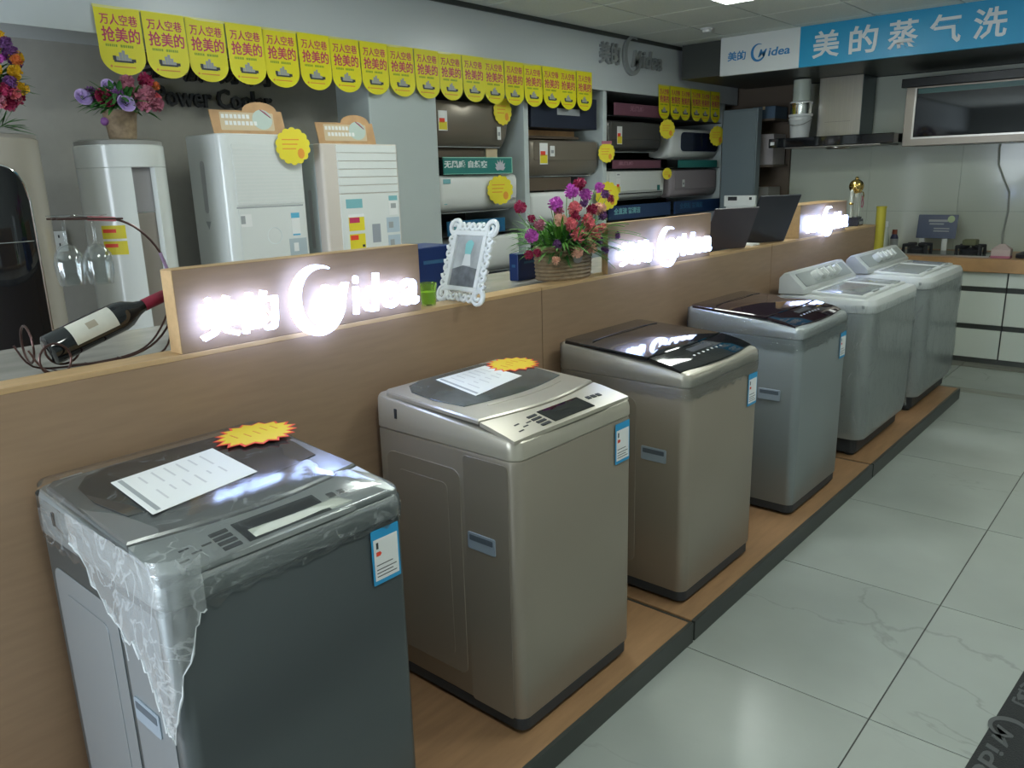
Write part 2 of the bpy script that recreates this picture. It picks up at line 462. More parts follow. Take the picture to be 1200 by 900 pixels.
def brand_g(g, x0, x1, y0, h, M, mi=0, z0=0., ex=.006, parts=(True, True, True), bold=.02):
    """'two characters', ring mark and latin name in one line of length x1-x0, letter height h"""
    W = x1 - x0; zc = z0 + ex
    fit_text(g, '美的', x0, x0 + .30 * W, y0, y0 + h, M, mi, ex, bold, 0, zc)
    R = h * .93
    logo_g(g, x0 + .50 * W, y0 + .56 * h, R, M, mi, z0, z0 + 2 * ex)
    fit_text(g, 'M', x0 + .50 * W, x0 + .64 * W, y0 + .06 * h, y0 + .86 * h, M, mi, ex, bold, .35, zc, 3)
    fit_text(g, 'idea', x0 + .66 * W, x1, y0 + .06 * h, y0 + .92 * h, M, mi, ex, bold, .15, zc, 3)
    return g

def star_outline(rx, ry, n, k=.82, rot=0., jag=True):
    o = []
    for i in range(2 * n):
        a = 2 * pi * i / (2 * n) + rot
        q = 1 if i % 2 == 0 else k
        o.append((rx * q * cos(a), ry * q * sin(a)))
    return o
def scallop_outline(r, n=14, k=.10, m=4):
    o = []
    for i in range(n * m):
        a = 2 * pi * i / (n * m)
        q = r * (1 - k + k * abs(sin(n * a / 2)) ** .7)
        o.append((q * cos(a), q * sin(a)))
    return o

exec_sections = []
# ================================================================== ROOM SHELL
CZ = 2.80
# floor tiles (parts of the floor), recessed grout
g = G().box(-4.7, 3.2, -3.0, 8.4, -.06, -.004)
floor = struct('floor', g, grout)
tg = G().box(0, .8525, 0, .8525, -.02, 0)
tile0 = None
def ftile(x, y, sx=1., sy=1., m=tile_m):
    global tile0
    if tile0 is None or m is not tile_m:
        o = obj('tile', tg, m, floor)
        if m is tile_m: tile0 = o
    else:
        o = tile0.copy(); COL.objects.link(o)
    o.location = (x, y, 0); o.scale = (sx, sy, 1); return o
for i in range(-2, 5):
    for j in range(-5, 5):
        if i == -2: ftile(-.572 + .857 * i + .25, 2.296 + .857 * j, .70)
        else: ftile(-.572 + .857 * i, 2.296 + .857 * j)
for i in range(-2, 5):            # darker border strip and the last rows before the kitchen units
    ftile(-.572 + .857 * i, 2.296 + .857 * 5, 1, .16, tile_band)
for i in range(-2, 5):
    ftile(-.572 + .857 * i, 2.296 + .857 * 5.165, 1, .88)
    ftile(-.572 + .857 * i, 2.296 + .857 * 6.06, 1, .30, tile_band)

# ceiling: grid backing with separate tiles
g = G().box(-4.7, 3.2, -3.0, 8.4, CZ + .012, CZ + .08)
ceil = struct('ceiling', g, ceil_grid)
ct = G().box(.006, .604, .006, .604, 0, .012, b=.001)
c0 = None
PANELS = {(2, 8), (2, 4), (6, 8), (6, 4), (6, 0), (6, 12)}
for i in range(0, 12):
    for j in range(-5, 14):
        if (i, j) in PANELS: continue
        x = -4.01 + .61 * i; y = .08 + .61 * j
        if c0 is None: c0 = obj('ceiling_tile', ct, ceil_m, ceil); o = c0
        else: o = c0.copy(); COL.objects.link(o)
        o.location = (x, y, CZ)
k = 0
for (i, j) in sorted(PANELS):
    x = -4.01 + .61 * i; y = .08 + .61 * j
    t = thing('ceiling_light', 'square light panel set in the ceiling grid, seen at the top edge' if (i, j) == (2, 8) else 'square light panel set in the ceiling grid outside the view', 'light', (x + .305, y + .305, CZ), group='ceiling light panels')
    g = G()
    for a in ((-.3, .3, -.3, -.28), (-.3, .3, .28, .3), (-.3, -.28, -.28, .28), (.28, .3, -.28, .28)): g.box(*a, -.012, .01)
    obj('frame', g, white_pl, t)
    obj('diffuser', G().box(-.28, .28, -.28, .28, -.006, .008), panel_em, t)
# small smoke detector
t = thing('smoke_detector', 'small round smoke detector on the ceiling above the banner end', 'detector', (-3.33, 6.35, CZ))
obj('base', G().lathe([(.05, -.012), (.055, -.006), (.055, 0)], 20), white_pl, t, 30)
obj('sensor', G().lathe([(.018, -.035), (.035, -.030), (.04, -.012)], 20), white_pl, t, 30)

struct('wall_left', G().box(-4.45, -4.30, -3.0, 3.33, 0, CZ), wall_grey)
struct('wall_left_rear', G().box(-4.80, -4.66, 3.33, 8.4, 0, CZ), dark_gap)
struct('wall_column', G().box(-4.66, -3.985, 3.30, 3.87, 0, 2.344, b=.006), col_white)
struct('wall_soffit', G().box(-4.66, -3.97, -3.0, 8.3, 2.345, CZ - .03), soffit_m)
struct('trim_1', G().box(-4.0, -3.955, -3.0, 8.3, CZ - .032, CZ - .001), black_trim)
struct('wall_right', G().box(3.2, 3.3, -3.0, 8.4, 0, CZ), mat('wall_far_right', (.5, .53, .5), .6))
struct('wall_front', G().box(-4.7, 3.2, -3.1, -3.0, 0, CZ), mat('wall_shop_front', (.42, .45, .45), .6))
# far wall: brown board on the left, large glossy wall tiles on the right
wb = struct('wall_back', G().box(-4.8, 3.3, 8.4, 8.5, 0, CZ), dark_gap)
obj('board', G().box(-4.66, -3.385, 8.34, 8.4, 0, CZ - .01), brown_board, wb)
wt = G().box(.0008, .7992, 0, .02, .0008, .6217)
w0 = None
for i in range(0, 9):
    for j in range(0, 4):
        o = obj('tile', wt, walltile, wb) if w0 is None else w0.copy()
        if w0 is None: w0 = o
        else: COL.objects.link(o)
        o.location = (-3.383 + .8 * i, 8.375, .0 + .6225 * j + .005)
# dark dropped bulkhead over the kitchen display
struct('trim_2', G().box(-3.9, 3.2, 6.97, 8.37, 2.50, CZ - .005), black_trim)

# power outlet on the left wall
t = thing('wall_socket', 'white double wall socket between the beige and the white standing air conditioner', 'socket', (-4.30, 1.47, 1.36))
obj('plate', G().box(0, .012, 0, .10, 0, .10, b=.003), white_pl, t)
g = G()
for z in (.028, .068):
    for y in (.035, .06): g.box(.012, .0135, y, y + .006, z, z + .014)
obj('slot', g, dark_ink, t)

# dark lettering on the left wall, half hidden behind the yellow bunting
t = thing('wall_lettering', 'dark raised lettering on the grey wall above the standing units, partly behind the yellow bunting', 'lettering', M=FX(-4.297, 1.95, 2.085))
fit_g = G(); fit_text(fit_g, '驱动风系列', .12, .865, .12, .28, None, 0, .012, .014, 0, .012)
obj('characters', fit_g, black_pl, t)
fit_g = G(); fit_text(fit_g, 'Power Cooler', .165, .865, -.01, .095, None, 0, .012, .02, 0, .012)
obj('latin_words', fit_g, black_pl, t)
# silver lettering on the soffit
t = thing('soffit_lettering', 'silver raised lettering and ring mark on the pale soffit between the two yellow buntings', 'lettering', M=FX(-3.968, 5.72, 2.55))
obj('lettering', brand_g(G(), 0, .98, 0, .17, None, ex=.012), silver_l, t)

# ================================================================== PLATFORMS, COUNTERS
for k, (y0, y1, lb) in enumerate(((-1.70, .295, 'low wooden display platform at the bottom left corner, under the grey machine'), (.305, 2.325, 'low wooden display platform under the grey and the first gold washing machine'),
                       (2.345, 4.355, 'low wooden display platform under the gold and silver machines with black glass tops'), (4.375, 6.35, 'low wooden display platform under the two twin tub machines'))):
    t = thing('display_platform', lb, 'platform', (-1.9, y0, 0), group='low platforms in a row')
    L = y1 - y0
    obj('board', G().box(.0, .685, 0, L, .0, .08, b=.002), wood_floor, t)
    obj('edge_strip', G().box(.685, .70, 0, L, 0, .080, b=.001), black_trim, t)
    obj('end_strip', G().box(0, .70, L, L + .008, 0, .080), black_trim, t)
for k, (y0, y1, lb) in enumerate(((-1.0, 2.358, 'wood panelled display counter behind the two nearest washing machines'),
                       (2.362, 4.50, 'wood panelled display counter under the flower basket and middle light sign'),
                       (4.504, 6.40, 'wood panelled display counter at the far end under the gold trophy'))):
    t = thing('display_counter', lb, 'counter', (-2.5, y0, 0), group='wooden counters behind the machines')
    L = y1 - y0
    obj('front_panel', G().box(.52, .60, 0, L, 0, 1.232, b=.001), wood, t)
    obj('top_edge', G().box(.515, .6005, 0, L, 1.232, 1.245, b=.001), wood_edge, t)
    obj('worktop', G().box(0, .515, .0, L, 1.195, 1.225, b=.001), marble, t)
    obj('carcass', G().box(.02, .51, .01, L - .01, .05, 1.19), wood, t)

# ================================================================== WASHING MACHINES
PX = -1.855; PZ = .0805
def bulge(o, w, d=.57, b=.014):
    return [((x + b * max(0, cos(pi * (y - w / 2) / w)) if x > d - .06 else x), y) for x, y in o]
def top_loader(kind, y0, w, label, body, side, top, lid, lbl_side=True):
    t = thing('washing_machine', label, 'washing machine', (PX, y0, PZ), group='top loading washing machines')
    d = .57
    if kind == 'A':
        def zt(u, v):
            a = .956 - .022 * (max(0, min(u, .43)) / .43) ** 1.5
            if u > .43: a -= .030 * ((u - .43) / .14)
            return a - .010 * ((v - w / 2) / (w / 2)) ** 2
    else:
        def zt(u, v):
            return .955 - .012 * u / .57 - .045 * (max(0, u - .25) / .32) ** 1.8 - .008 * ((v - w / 2) / (w / 2)) ** 2
    o = bulge(rr(0, d, 0, w, (.035, .020, .03, .03), 6), w)
    # body
    rings = []
    for z, i in ((.052, .004), (.06, 0), (.40, 0), (.835, 0), (.842, .004)):
        q = inset(o, i) if i else o
        rings.append([(x, y, z) for x, y in q])
    obj('body', G().loft(rings), body, t, 35)
    # collar
    g = G(); rings = [[(x, y, .842) for x, y in inset(o, .004)], [(x, y, .848) for x, y in inset(o, -.001)],
                      [(x, y, .87) for x, y in inset(o, -.001)],
                      [(x, y, zt(x, y) - .014) for x, y in inset(o, .001)], [(x, y, zt(x, y) - .004) for x, y in inset(o, .005)]]
    g.loft(rings, caps=(False, False))
    g.surf(inset(o, .005), zt, -.004, 0., .004)
    obj('collar', g, top, t, 35)
    # base and feet
    g = G().prism(bulge(rr(.012, d - .003, .004, w - .004, .03), w), .014, .054, bev=.003)
    obj('base', g, base_dark, t)
    for u in (.05, d - .045):
        for v in (.05, w - .05):
            obj('foot', G().lathe([(.024, 0), (.026, .006), (.018, .012), (.018, .03)], 14), base_dark, t, 30, Matrix.Translation((u, v, 0)))
    # embossed side panel + handle (left side is the visible one)
    FYs = FY(0, 0, 0)
    g = G()
    g.prism(rr(.05, .36, .12, .78, .03), 0, .0025, M=FYs, bev=.001)
    g.prism(rr(.10, .31, .17, .73, .02), .0025, .004, M=FYs, bev=.0007)
    obj('side_panel', g, side, t)
    if kind == 'A':
        obj('corner_panel', G().prism(rr(.375, .54, .05, .83, .012), 0, .0015, M=FYs, bev=.0005), side, t)
    hn = obj('side_handle', G().prism(rr(.385, .49, .552, .604, .006), .001, .005, M=FYs, bev=.001), handle_m, t)
    g = G().prism(rr(.393, .482, .580, .597, .003), .005, .0056, M=FYs)
    obj('grip_slot', g, slot_m, hn)
    obj('side_vent', G().box(.095, .105, -.0025, .001, .885, .915), dark_gap, t) if kind == 'A' else None
    # energy label on the front, upper right
    if lbl_side:
        dz = 0 if kind == 'A' else -.035
        el = obj('energy_label', G().prism(rr(w - .098, w - .020, .705 + dz, .835 + dz, .002), 0, .0012, M=FX(d + .0052, 0, 0)), energy_blue, t)
        F = FX(d + .0066, w - .098, .705 + dz)
        obj('print', G().box(.005, .073, .010, .108, 0, .0004, M=F), paper, el)
        g = G()
        for k, zz in enumerate((.018, .026, .034, .045)): g.box(.010, .066 - .01 * (k % 2), zz, zz + .002, .0004, .0008, M=F)
        g.box(.012, .018, .085, .100, .0004, .0008, M=F)
        obj('text_lines', g, dark_ink, el)
        g = G().prism([(.011, .068), (.022, .068), (.026, .073), (.022, .078), (.011, .078)], .0004, .0008, M=F)
        obj('rating_arrow', g, star_red, el)
    return t, zt, o

def lid_A(t, zt, w, lidm, topm, winm, metal_frame=True):
    n = 14
    fr = [(.425 + .040 * cos(pi * (v - w / 2) / w), v) for v in [.012 + (w - .024) * i / n for i in range(n + 1)]]
    o = fr + [(.05, w - .012), (.03, w - .03), (.03, .03), (.05, .012)]
    lid = obj('lid', G().surf(o, zt, -.001, .012, .004), lidm, t, 30)
    # dark window set into the lid
    fw = [(.315 + .055 * cos(pi * (v - w / 2) / (w * .95)), v) for v in [.060 + (w - .11) * i / n for i in range(n + 1)]]
    ow = fw + [(.22, w - .035), (.12, w - .05), (.07, w - .09), (.055, w - .15), (.055, .14), (.07, .085), (.12, .05), (.22, .042)]
    obj('window', G().surf(ow, zt, .0115, .0135, .0006), winm, lid, 30)
    # raised finger groove at the front of the lid
    ring = [(.33 + .05 * cos(a) * .5 + .02 * cos(pi * (v - w / 2) / w), v) for a, v in [(pi * i / 12, .12 + (w - .24) * i / 12) for i in range(13)]]
    pts = [(u + .045, v, zt(u + .045, v) + .0125) for u, v in [(.30 + .055 * cos(pi * (v - w / 2) / (w * .95)), v) for v in [.11 + (w - .22) * i / 12 for i in range(13)]]]
    obj('lid_rib', G().tube(pts, .0022, 6), lidm, lid, 40)
    # control panel strip
    pf = [(x, y) for x, y in bulge([(.562, .006 + (w - .012) * i / n) for i in range(n + 1)], w, b=.012)]
    pb = [(u + .006, v) for u, v in fr][::-1]
    strip = pf + pb
    g = G(); k = len(pf)
    v = []; f = []
    pbr = pb[::-1]
    for i in range(k):
        for s in range(5):
            a = s / 4; x = pbr[i][0] * (1 - a) + pf[i][0] * a; y = pbr[i][1] * (1 - a) + pf[i][1] * a
            v.append((x, y, zt(x, y) + (.0085 if 0 < s < 4 else .007)))
    for i in range(k - 1):
        for s in range(4): q = i * 5 + s; f.append((q, q + 1, q + 6, q + 5))
    m0 = len(v)
    for i in range(k): v.append((pf[i][0], pf[i][1], zt(*pf[i]) - .004))
    for i in range(k): v.append((pbr[i][0], pbr[i][1], zt(*pbr[i]) - .004))
    for i in range(k - 1):
        f.append((i * 5 + 4, m0 + i, m0 + i + 1, i * 5 + 9)); f.append((i * 5, i * 5 + 5, m0 + k + i + 1, m0 + k + i))
    f.append((0, m0 + k, m0, 4, 3, 2, 1)); e = (k - 1) * 5
    f.append((e, e + 1, e + 2, e + 3, e + 4, m0 + k - 1, m0 + 2 * k - 1))
    g.add(v, f)
    cp = obj('control_panel', g, topm, t, 30)
    Z = lambda u, v: zt(u, v) + .0085
    obj('display', G().surf([(.492, .185), (.560, .185), (.560, .375), (.492, .375)], Z, .0, .0022, .0006), black_gl, cp)
    for k2 in range(4):
        u0 = .496 + .017 * (k2 % 4)
        bt = obj('button', G().surf([(u0, .135), (u0 + .010, .135), (u0 + .010, .172), (u0, .172)], Z, 0, .0022, .0006), dark_gap, cp)
    for k2 in range(3):
        obj('button', G().surf([(.505, .400 + .026 * k2), (.520, .400 + .026 * k2), (.520, .418 + .026 * k2), (.505, .418 + .026 * k2)], Z, 0, .0022, .0006), dark_gap, cp)
    g = G()
    for (a, b) in ((.505, .07), (.525, .085), (.515, .11), (.535, .055)): g.surf([(a, b), (a + .005, b), (a + .005, b + .02), (a, b + .02)], Z, 0, .0006, .0002, nr=2)
    obj('panel_print', g, dark_gap, cp)
    return lid, cp

def lid_B(t, zt, w, glassm):
    n = 12
    # glass top wrapping the whole upper surface with a lid line and a control strip
    fr = [(.535 + .022 * cos(pi * (v - w / 2) / w), v) for v in [.004 + (w - .008) * i / n for i in range(n + 1)]]
    fl = [(u - .135, v) for u, v in fr]
    o = fl + [(.03, w - .006), (.012, w - .03), (.012, .03), (.03, .006)]
    lid = obj('glass_lid', G().surf(o, zt, -.001, .010, .003), glassm, t, 30)
    k = len(fr); v = []; f = []; bb = [(u + .008, vv) for u, vv in fl]
    for i in range(k):
        for s in range(4):
            a = s / 3; x = bb[i][0] * (1 - a) + fr[i][0] * a; y = bb[i][1]
            v.append((x, y, zt(x, y) + .009 - (.006 if s == 3 else 0)))
    for i in range(k - 1):
        for s in range(3): q = i * 4 + s; f.append((q, q + 1, q + 5, q + 4))
    m0 = len(v)
    for i in range(k): v.append((fr[i][0] + .001, fr[i][1], zt(*fr[i]) - .004))
    for i in range(k): v.append((bb[i][0], bb[i][1], zt(*bb[i]) - .004))
    for i in range(k - 1):
        f.append((i * 4 + 3, m0 + i, m0 + i + 1, i * 4 + 7)); f.append((i * 4, i * 4 + 4, m0 + k + i + 1, m0 + k + i))
    f.append((0, m0 + k, m0, 3, 2, 1)); e = (k - 1) * 4; f.append((e, e + 1, e + 2, e + 3, m0 + k - 1, m0 + 2 * k - 1))
    cp = obj('control_panel', G().add(v, f), glassm, t, 30)
    Z = lambda u, v: zt(u, v) + .009
    for k2 in range(7):
        y = .17 + .035 * k2
        obj('touch_key', G().surf([(.49, y), (.499, y), (.499, y + .014), (.49, y + .014)], Z, 0, .0008, .0002, nr=2), silver_l, cp)
    obj('display', G().surf([(.445, .20), (.475, .20), (.475, .36), (.445, .36)], Z, 0, .0008, .0002, nr=2), dark_gap, cp)
    # raised rim bars on the lid
    for uu in (.13,):
        pts = [(uu, v_, zt(uu, v_) + .011) for v_ in [.05 + (w - .1) * i / 8 for i in range(9)]]
        obj('lid_rib', G().tube(pts, .0016, 6), glassm, lid, 40)
    return lid

def film_collar(t, o, zt, w, zlow, m, top=True, amp=.012, seed=1, off=.004):
    """wrap round the collar with an uneven lower hem"""
    rnd = random.Random(seed); n = len(o); oo = inset(o, -off)
    # densify the outline
    D = []
    for i in range(n):
        a = Vector(oo[i]); b = Vector(oo[(i + 1) % n]); k = max(1, int((b - a).length / .03))
        for s in range(k): D.append(tuple(a.lerp(b, s / k)))
    hem = [zlow + amp * sin(9 * i * .37 + seed) + amp * .6 * rnd.uniform(-1, 1) for i in range(len(D))]
    R0 = [(x, y, h) for (x, y), h in zip(D, hem)]
    rings = [R0]
    for q in (.25, .5, .75):
        jit = [rnd.uniform(-.0016, .0022) for _ in D]
        rings.append([(x + (.0 if abs(x - .3) < .2 else j), y + j, h + (zt(x, y) - .012 - h) * q) for (x, y), h, j in zip(D, hem, jit)])
    rings.append([(x, y, zt(x, y) - .006) for x, y in D])
    g = G(); g.loft(rings, caps=(False, False))
    if top: g.surf(inset(D, .004), zt, .004, .0175, .004, nr=7)
    return obj('plastic_film', g, m, t, 60)

def top_card(label, cat, origin, zt, pts, mats, name='price_card', group=None, lift=.015):
    pass

def card_on(zt, M0, outline, lift, th=.0012):
    """thin card following a machine top, in world space"""
    g = G(); g.surf(outline, zt, lift, lift + th, .0004, nr=5, bottom=True)
    return g

def star_card(u, v, rx, ry, rot, loc, zt, lift, label, seed):
    t = thing('price_card', label, 'price card', (loc[0] + u, loc[1] + v, loc[2] + zt(u, v) + lift))
    def zf(a, b): return zt(a + u, b + v) - zt(u, v)
    rnd = random.Random(seed)
    def mk(kx, ky, n=17):
        o = []
        for i in range(2 * n):
            a = 2 * pi * i / (2 * n); q = 1 if i % 2 == 0 else .80
            x = kx * q * cos(a); y = ky * q * sin(a)
            # notch on one side gives the double burst outline
            y *= 1 - .12 * sin(2 * a + .5)
            o.append((x * cos(rot) - y * sin(rot), x * sin(rot) + y * cos(rot)))
        return o
    obj('red_border', G().surf(mk(rx, ry), zf, 0, .0012, .0003, nr=4, bottom=True), star_red, t)
    obj('yellow_burst', G().surf(mk(rx * .90, ry * .90), zf, .0012, .0020, .0003, nr=4), star_yellow, t)
    g = G()
    for s in range(5):
        y = -ry * .5 + ry * .25 * s; x = -rx * .25 + rnd.uniform(-.01, .01)
        a, b = (x * cos(rot) - y * sin(rot), x * sin(rot) + y * cos(rot))
        g.surf([(a, b), (a + .03, b + .002), (a + .03, b + .006), (a, b + .004)], zf, .002, .0026, .0002, nr=1)
        obj('ink_stroke', g, orange, t); g = G()
    return t
def paper_card(quad, loc, zt, lift, label, rnd_seed=0):
    cx = sum(p[0] for p in quad) / 4; cy = sum(p[1] for p in quad) / 4
    t = thing('paper_sheet', label, 'paper', (loc[0] + cx, loc[1] + cy, loc[2] + zt(cx, cy) + lift))
    q = [(a - cx, b - cy) for a, b in quad]
    zf = lambda a, b: zt(a + cx, b + cy) - zt(cx, cy)
    obj('sheet', G().surf(q, zf, 0, .0010, .0003, nr=5, bottom=True), paper, t)
    A, B, C_, D = [Vector(p) for p in q]
    g = G(); rnd = random.Random(rnd_seed)
    for s in range(6):
        r = .2 + .12 * s
        for (a0, a1) in ((.12, .12 + rnd.uniform(.2, .35)), (.55, .55 + rnd.uniform(.1, .3))):
            def at(p, q_): return tuple((A.lerp(D, q_)).lerp(B.lerp(C_, q_), p))
            g.surf([at(a0, r), at(a1, r), at(a1, r + .018), at(a0, r + .018)], zf, .001, .0015, .0001, nr=1)
    obj('print', g, paper_ink, t)
    def at2(p, q_): return tuple((A.lerp(D, q_)).lerp(B.lerp(C_, q_), p))
    obj('dark_band', G().surf([at2(.04, .045), at2(.96, .045), at2(.96, .085), at2(.04, .085)], zf, .001, .0015, .0001, nr=1), grey_pic, t)
    return t

# --- machine 1: graphite grey, partly unwrapped film
y0 = .525; w = .555
m1, zt1, o1 = top_loader('A', y0, w, 'dark graphite grey washing machine nearest the camera, torn clear film over its lid and corner', m1_body, m1_side, m1_top, m1_lid)
lid_A(m1, zt1, w, m1_lid, m1_top, lid_smoke)
obj('display_reflection', G().surf([(.528, .20), (.556, .20), (.556, .43), (.528, .41)], zt1, .0085, .0115, .0005, nr=3), mat('reflection_pale', (.78, .80, .72), .12, metal=.3), m1)  # pale strip paints the bright reflection along the display
obj('barcode_sticker', G().surf([(.006, .055), (.032, .055), (.032, .10), (.006, .10)], zt1, .0, .002, .0004, nr=2), paper, m1)
film_collar(m1, o1, zt1, w, .832, film_a, top=False, amp=.010, seed=3)
obj('film_sheet', G().surf(inset(o1, .002), zt1, .002, .0175, .005, nr=7), film_top, m1, 60)
# torn tongue of film hanging over the front left corner
rnd = random.Random(5)
fo = []
cor = []; low = []
ctl = [(.20, .875), (.26, .85), (.31, .80), (.36, .775), (.41, .75), (.45, .735), (.49, .70), (.515, .655), (.535, .60), (.552, .585), (.568, .66), (.577, .75), (.581, .82), (.583, .84)]
for i in range(len(ctl) - 1):
    for q in range(4):
        f_ = q / 4; u = ctl[i][0] * (1 - f_) + ctl[i + 1][0] * f_; l = ctl[i][1] * (1 - f_) + ctl[i + 1][1] * f_ + rnd.uniform(-.012, .012)
        if u < .54: p = (u, -.006)
        else:
            a_ = min(1, (u - .54) / .043) * pi / 2; p = (.54 + .038 * sin(a_), .032 - .038 * cos(a_))
        if i >= 11: p = (.583, .035 + .006 * ((i - 11) * 4 + q))
        cor.append(p); low.append(l)
rings = []
for q in range(9):
    rings.append([(x + rnd.uniform(-.0015, .0015), y - .003 * rnd.random() - .002, .945 + (l - .945) * (1 - q / 8)) for (x, y), l in zip(cor, low)])
ft = obj('film_tongue', G().loft(rings, caps=(False, False), closed=False), film_mat('torn_film', base=.10, gloss=.5, scale=7, white=.40, thin=.035, haze=.22), m1, 80)
hem = [(x, y - .004, l) for (x, y), l in zip(cor, low)]
obj('torn_edge', G().tube(hem, [.0010 + .0022 * rnd.random() for _ in hem], 6), film_edge, ft, 60)
cr = G()
for s_ in range(9):
    a_ = rnd.uniform(.33, .52); b_ = rnd.uniform(.74, .93)
    if s_ < 4: cr.tube([(a_ + .006 * k_, -.008 - .001 * (k_ % 2), b_ - .022 * k_ + rnd.uniform(-.005, .005)) for k_ in range(4)], .0009, 5)
tag(obj('crease', cr, film_edge, ft), None, None, kind='stuff')
star_card(.125, .475, .085, .115, .12, (PX, y0, PZ), zt1, .022, 'yellow starburst price card with red edge on the graphite machine lid', 1)
paper_card([(.165, .10), (.375, .09), (.345, .34), (.145, .345)], (PX, y0, PZ), zt1, .019, 'white printed sheet lying on the lid of the graphite machine', 1)

# --- machine 2: champagne gold
y0 = 1.475; w = .56
m2, zt2, o2 = top_loader('A', y0, w, 'champagne gold washing machine with gold lid and dark window, second from the camera', gold_body, gold_body, gold_top, gold_lid)
lid_A(m2, zt2, w, gold_lid, gold_top, mat('scuffed_window', (.07, .08, .08), .2, noise=.6, nscale=9, coat=.2))
star_card(.135, .50, .085, .12, .15, (PX, y0, PZ), zt2, .015, 'yellow starburst price card on the gold machine lid', 2)
paper_card([(.095, .175), (.300, .14), (.262, .395), (.092, .405)], (PX, y0, PZ), zt2, .015, 'white printed sheet lying on the gold machine lid', 2)

# --- machine 3: champagne with black glass top
y0 = 2.40; w = .575
m3, zt3, o3 = top_loader('B', y0, w, 'champagne gold washing machine with a black glass top, third from the camera', gold_body, gold_body, gold_top, None)
lid_B(m3, zt3, w, black_gl)
film_collar(m3, o3, zt3, w, .80, film_b, top=False, amp=.008, seed=8)
# --- machine 4: silver grey with dark brown glass top
y0 = 3.42; w = .59
m4, zt4, o4 = top_loader('B', y0, w, 'silver grey washing machine with a dark brown glass top, fourth from the camera', silver_body, silver_body, silver_top, None)
lid_B(m4, zt4, w, dark_red_glass)
film_collar(m4, o4, zt4, w, .79, film_b, top=False, amp=.01, seed=11)

# --- twin tub machines
def twin_tub(y0, w, label, seed):
    t = thing('twin_tub_washer', label, 'washing machine', (PX, y0, PZ), group='twin tub washing machines')
    d = .57
    def zt(u, v): return .905 - .012 * max(0, (u - .2)) / .37 - .01 * ((v - w / 2) / (w / 2)) ** 4
    o = bulge(rr(.05, d, 0, w, (.075, .075, .03, .03), 7), w, b=.02)
    rings = [[(x, y, z) for x, y in (inset(o, i) if i else o)] for z, i in ((.10, .012), (.13, .004), (.16, .0), (.80, 0), (.815, .003))]
    obj('body', G().loft(rings), pale_body, t, 35)
    rings = [[(x, y, .815) for x, y in inset(o, .003)], [(x, y, .82) for x, y in inset(o, -.006)], [(x, y, zt(x, y) - .02) for x, y in inset(o, -.004)],
             [(x, y, zt(x, y)) for x, y in inset(o, .008)]]
    g = G().loft(rings, caps=(False, False)); g.surf(inset(o, .008), zt, 0, .0005, .001)
    obj('collar', g, pale_top, t, 35)
    obj('base', G().prism(rr(.07, d - .04, .03, w - .03, .04), .015, .105, bev=.004), base_dark, t)
    for u in (.10, d - .08):
        for v in (.07, w - .07):
            obj('foot', G().lathe([(.026, 0), (.028, .006), (.02, .015)], 12), base_dark, t, 30, Matrix.Translation((u, v, 0)))
    # slanted console along the rear
    prof = [(.05, .895), (.05, .985), (.075, 1.012), (.105, 1.015), (.20, .925), (.20, .90)]
    rings = []
    for v, k in ((-.002, .96), (.012, 1), (w - .012, 1), (w + .002, .96)):
        rings.append([(.12 + (p[0] - .12) * k, v, .89 + (p[1] - .89) * k) for p in prof])
    con = obj('console', G().loft(rings), pale_top, t, 30)
    n = Vector((.09, 0, .095)).normalized()
    mk = lambda u, v, z: frame_M((u, v, z), (0, 1, 0), (-.095, 0, .09))
    fpl = mk(.115, 0, 1.008)
    obj('face_plate', G().prism(rr(.05, w - .05, -.105, -.008, .008), .0, .002, M=fpl), pale_body, con)
    for k in range(4):
        v = w * .30 + k * .105
        kb = obj('knob', G().lathe([(.033, 0), (.033, .012), (.028, .030), (.024, .034)], 20), pale_top, con, 30, fpl @ Matrix.Translation((v, -.056, .0025)))
        obj('grip', G().box(-.006, .006, -.026, .026, .032, .043, b=.002), white_pl, kb)
    # two lids: wide wash lid and narrower spin lid
    z0 = lambda u, v: zt(u, v)
    for (a, b, nm) in ((.05, w * .60, 'wash_lid'), (w * .625, w - .05, 'spin_lid')):
        oo = rr(.215, d - .055, a, b, .025)
        ld = obj(nm, G().surf(oo, z0, 0, .014, .004), pale_top, t, 30)
        obj('lid_window', G().surf(inset(oo, .03), z0, .0135, .016, .001), lid_grey, ld, 30)
        m = (a + b) / 2
        obj('lid_grip', G().surf(rr(d - .085, d - .068, m - .05, m + .05, .004, 3), z0, .0135, .019, .001, nr=2), pale_body, ld)
    obj('side_badge', G().prism(rr(.50, .53, .845, .862, .004), 0, .002, M=FY(0, 0, 0)), pale_body, t) 
    # full wrap
    rnd = random.Random(seed); D = []
    oo = inset(o, -.008)
    for i in range(len(oo)):
        a = Vector(oo[i]); b = Vector(oo[(i + 1) % len(oo)]); k = max(1, int((b - a).length / .05))
        for s in range(k): D.append(tuple(a.lerp(b, s / k)))
    rings = []
    for z in [.14 + (.86 - .14) * i / 9 for i in range(10)]:
        rings.append([(x + rnd.uniform(-.002, .005), y + rnd.uniform(-.003, .003), z + (rnd.uniform(-.02, .01) if z < .15 else 0)) for x, y in D])
    g = G().loft(rings, caps=(False, False))
    obj('plastic_film', g, film_c, t, 70)
    return t
twin_tub(4.40, .86, 'pale grey film wrapped twin tub washer with slanted knob console, beside the silver machine', 21)
twin_tub(5.50, .93, 'pale grey film wrapped twin tub washer at the row end, beside the kitchen cabinets', 22)
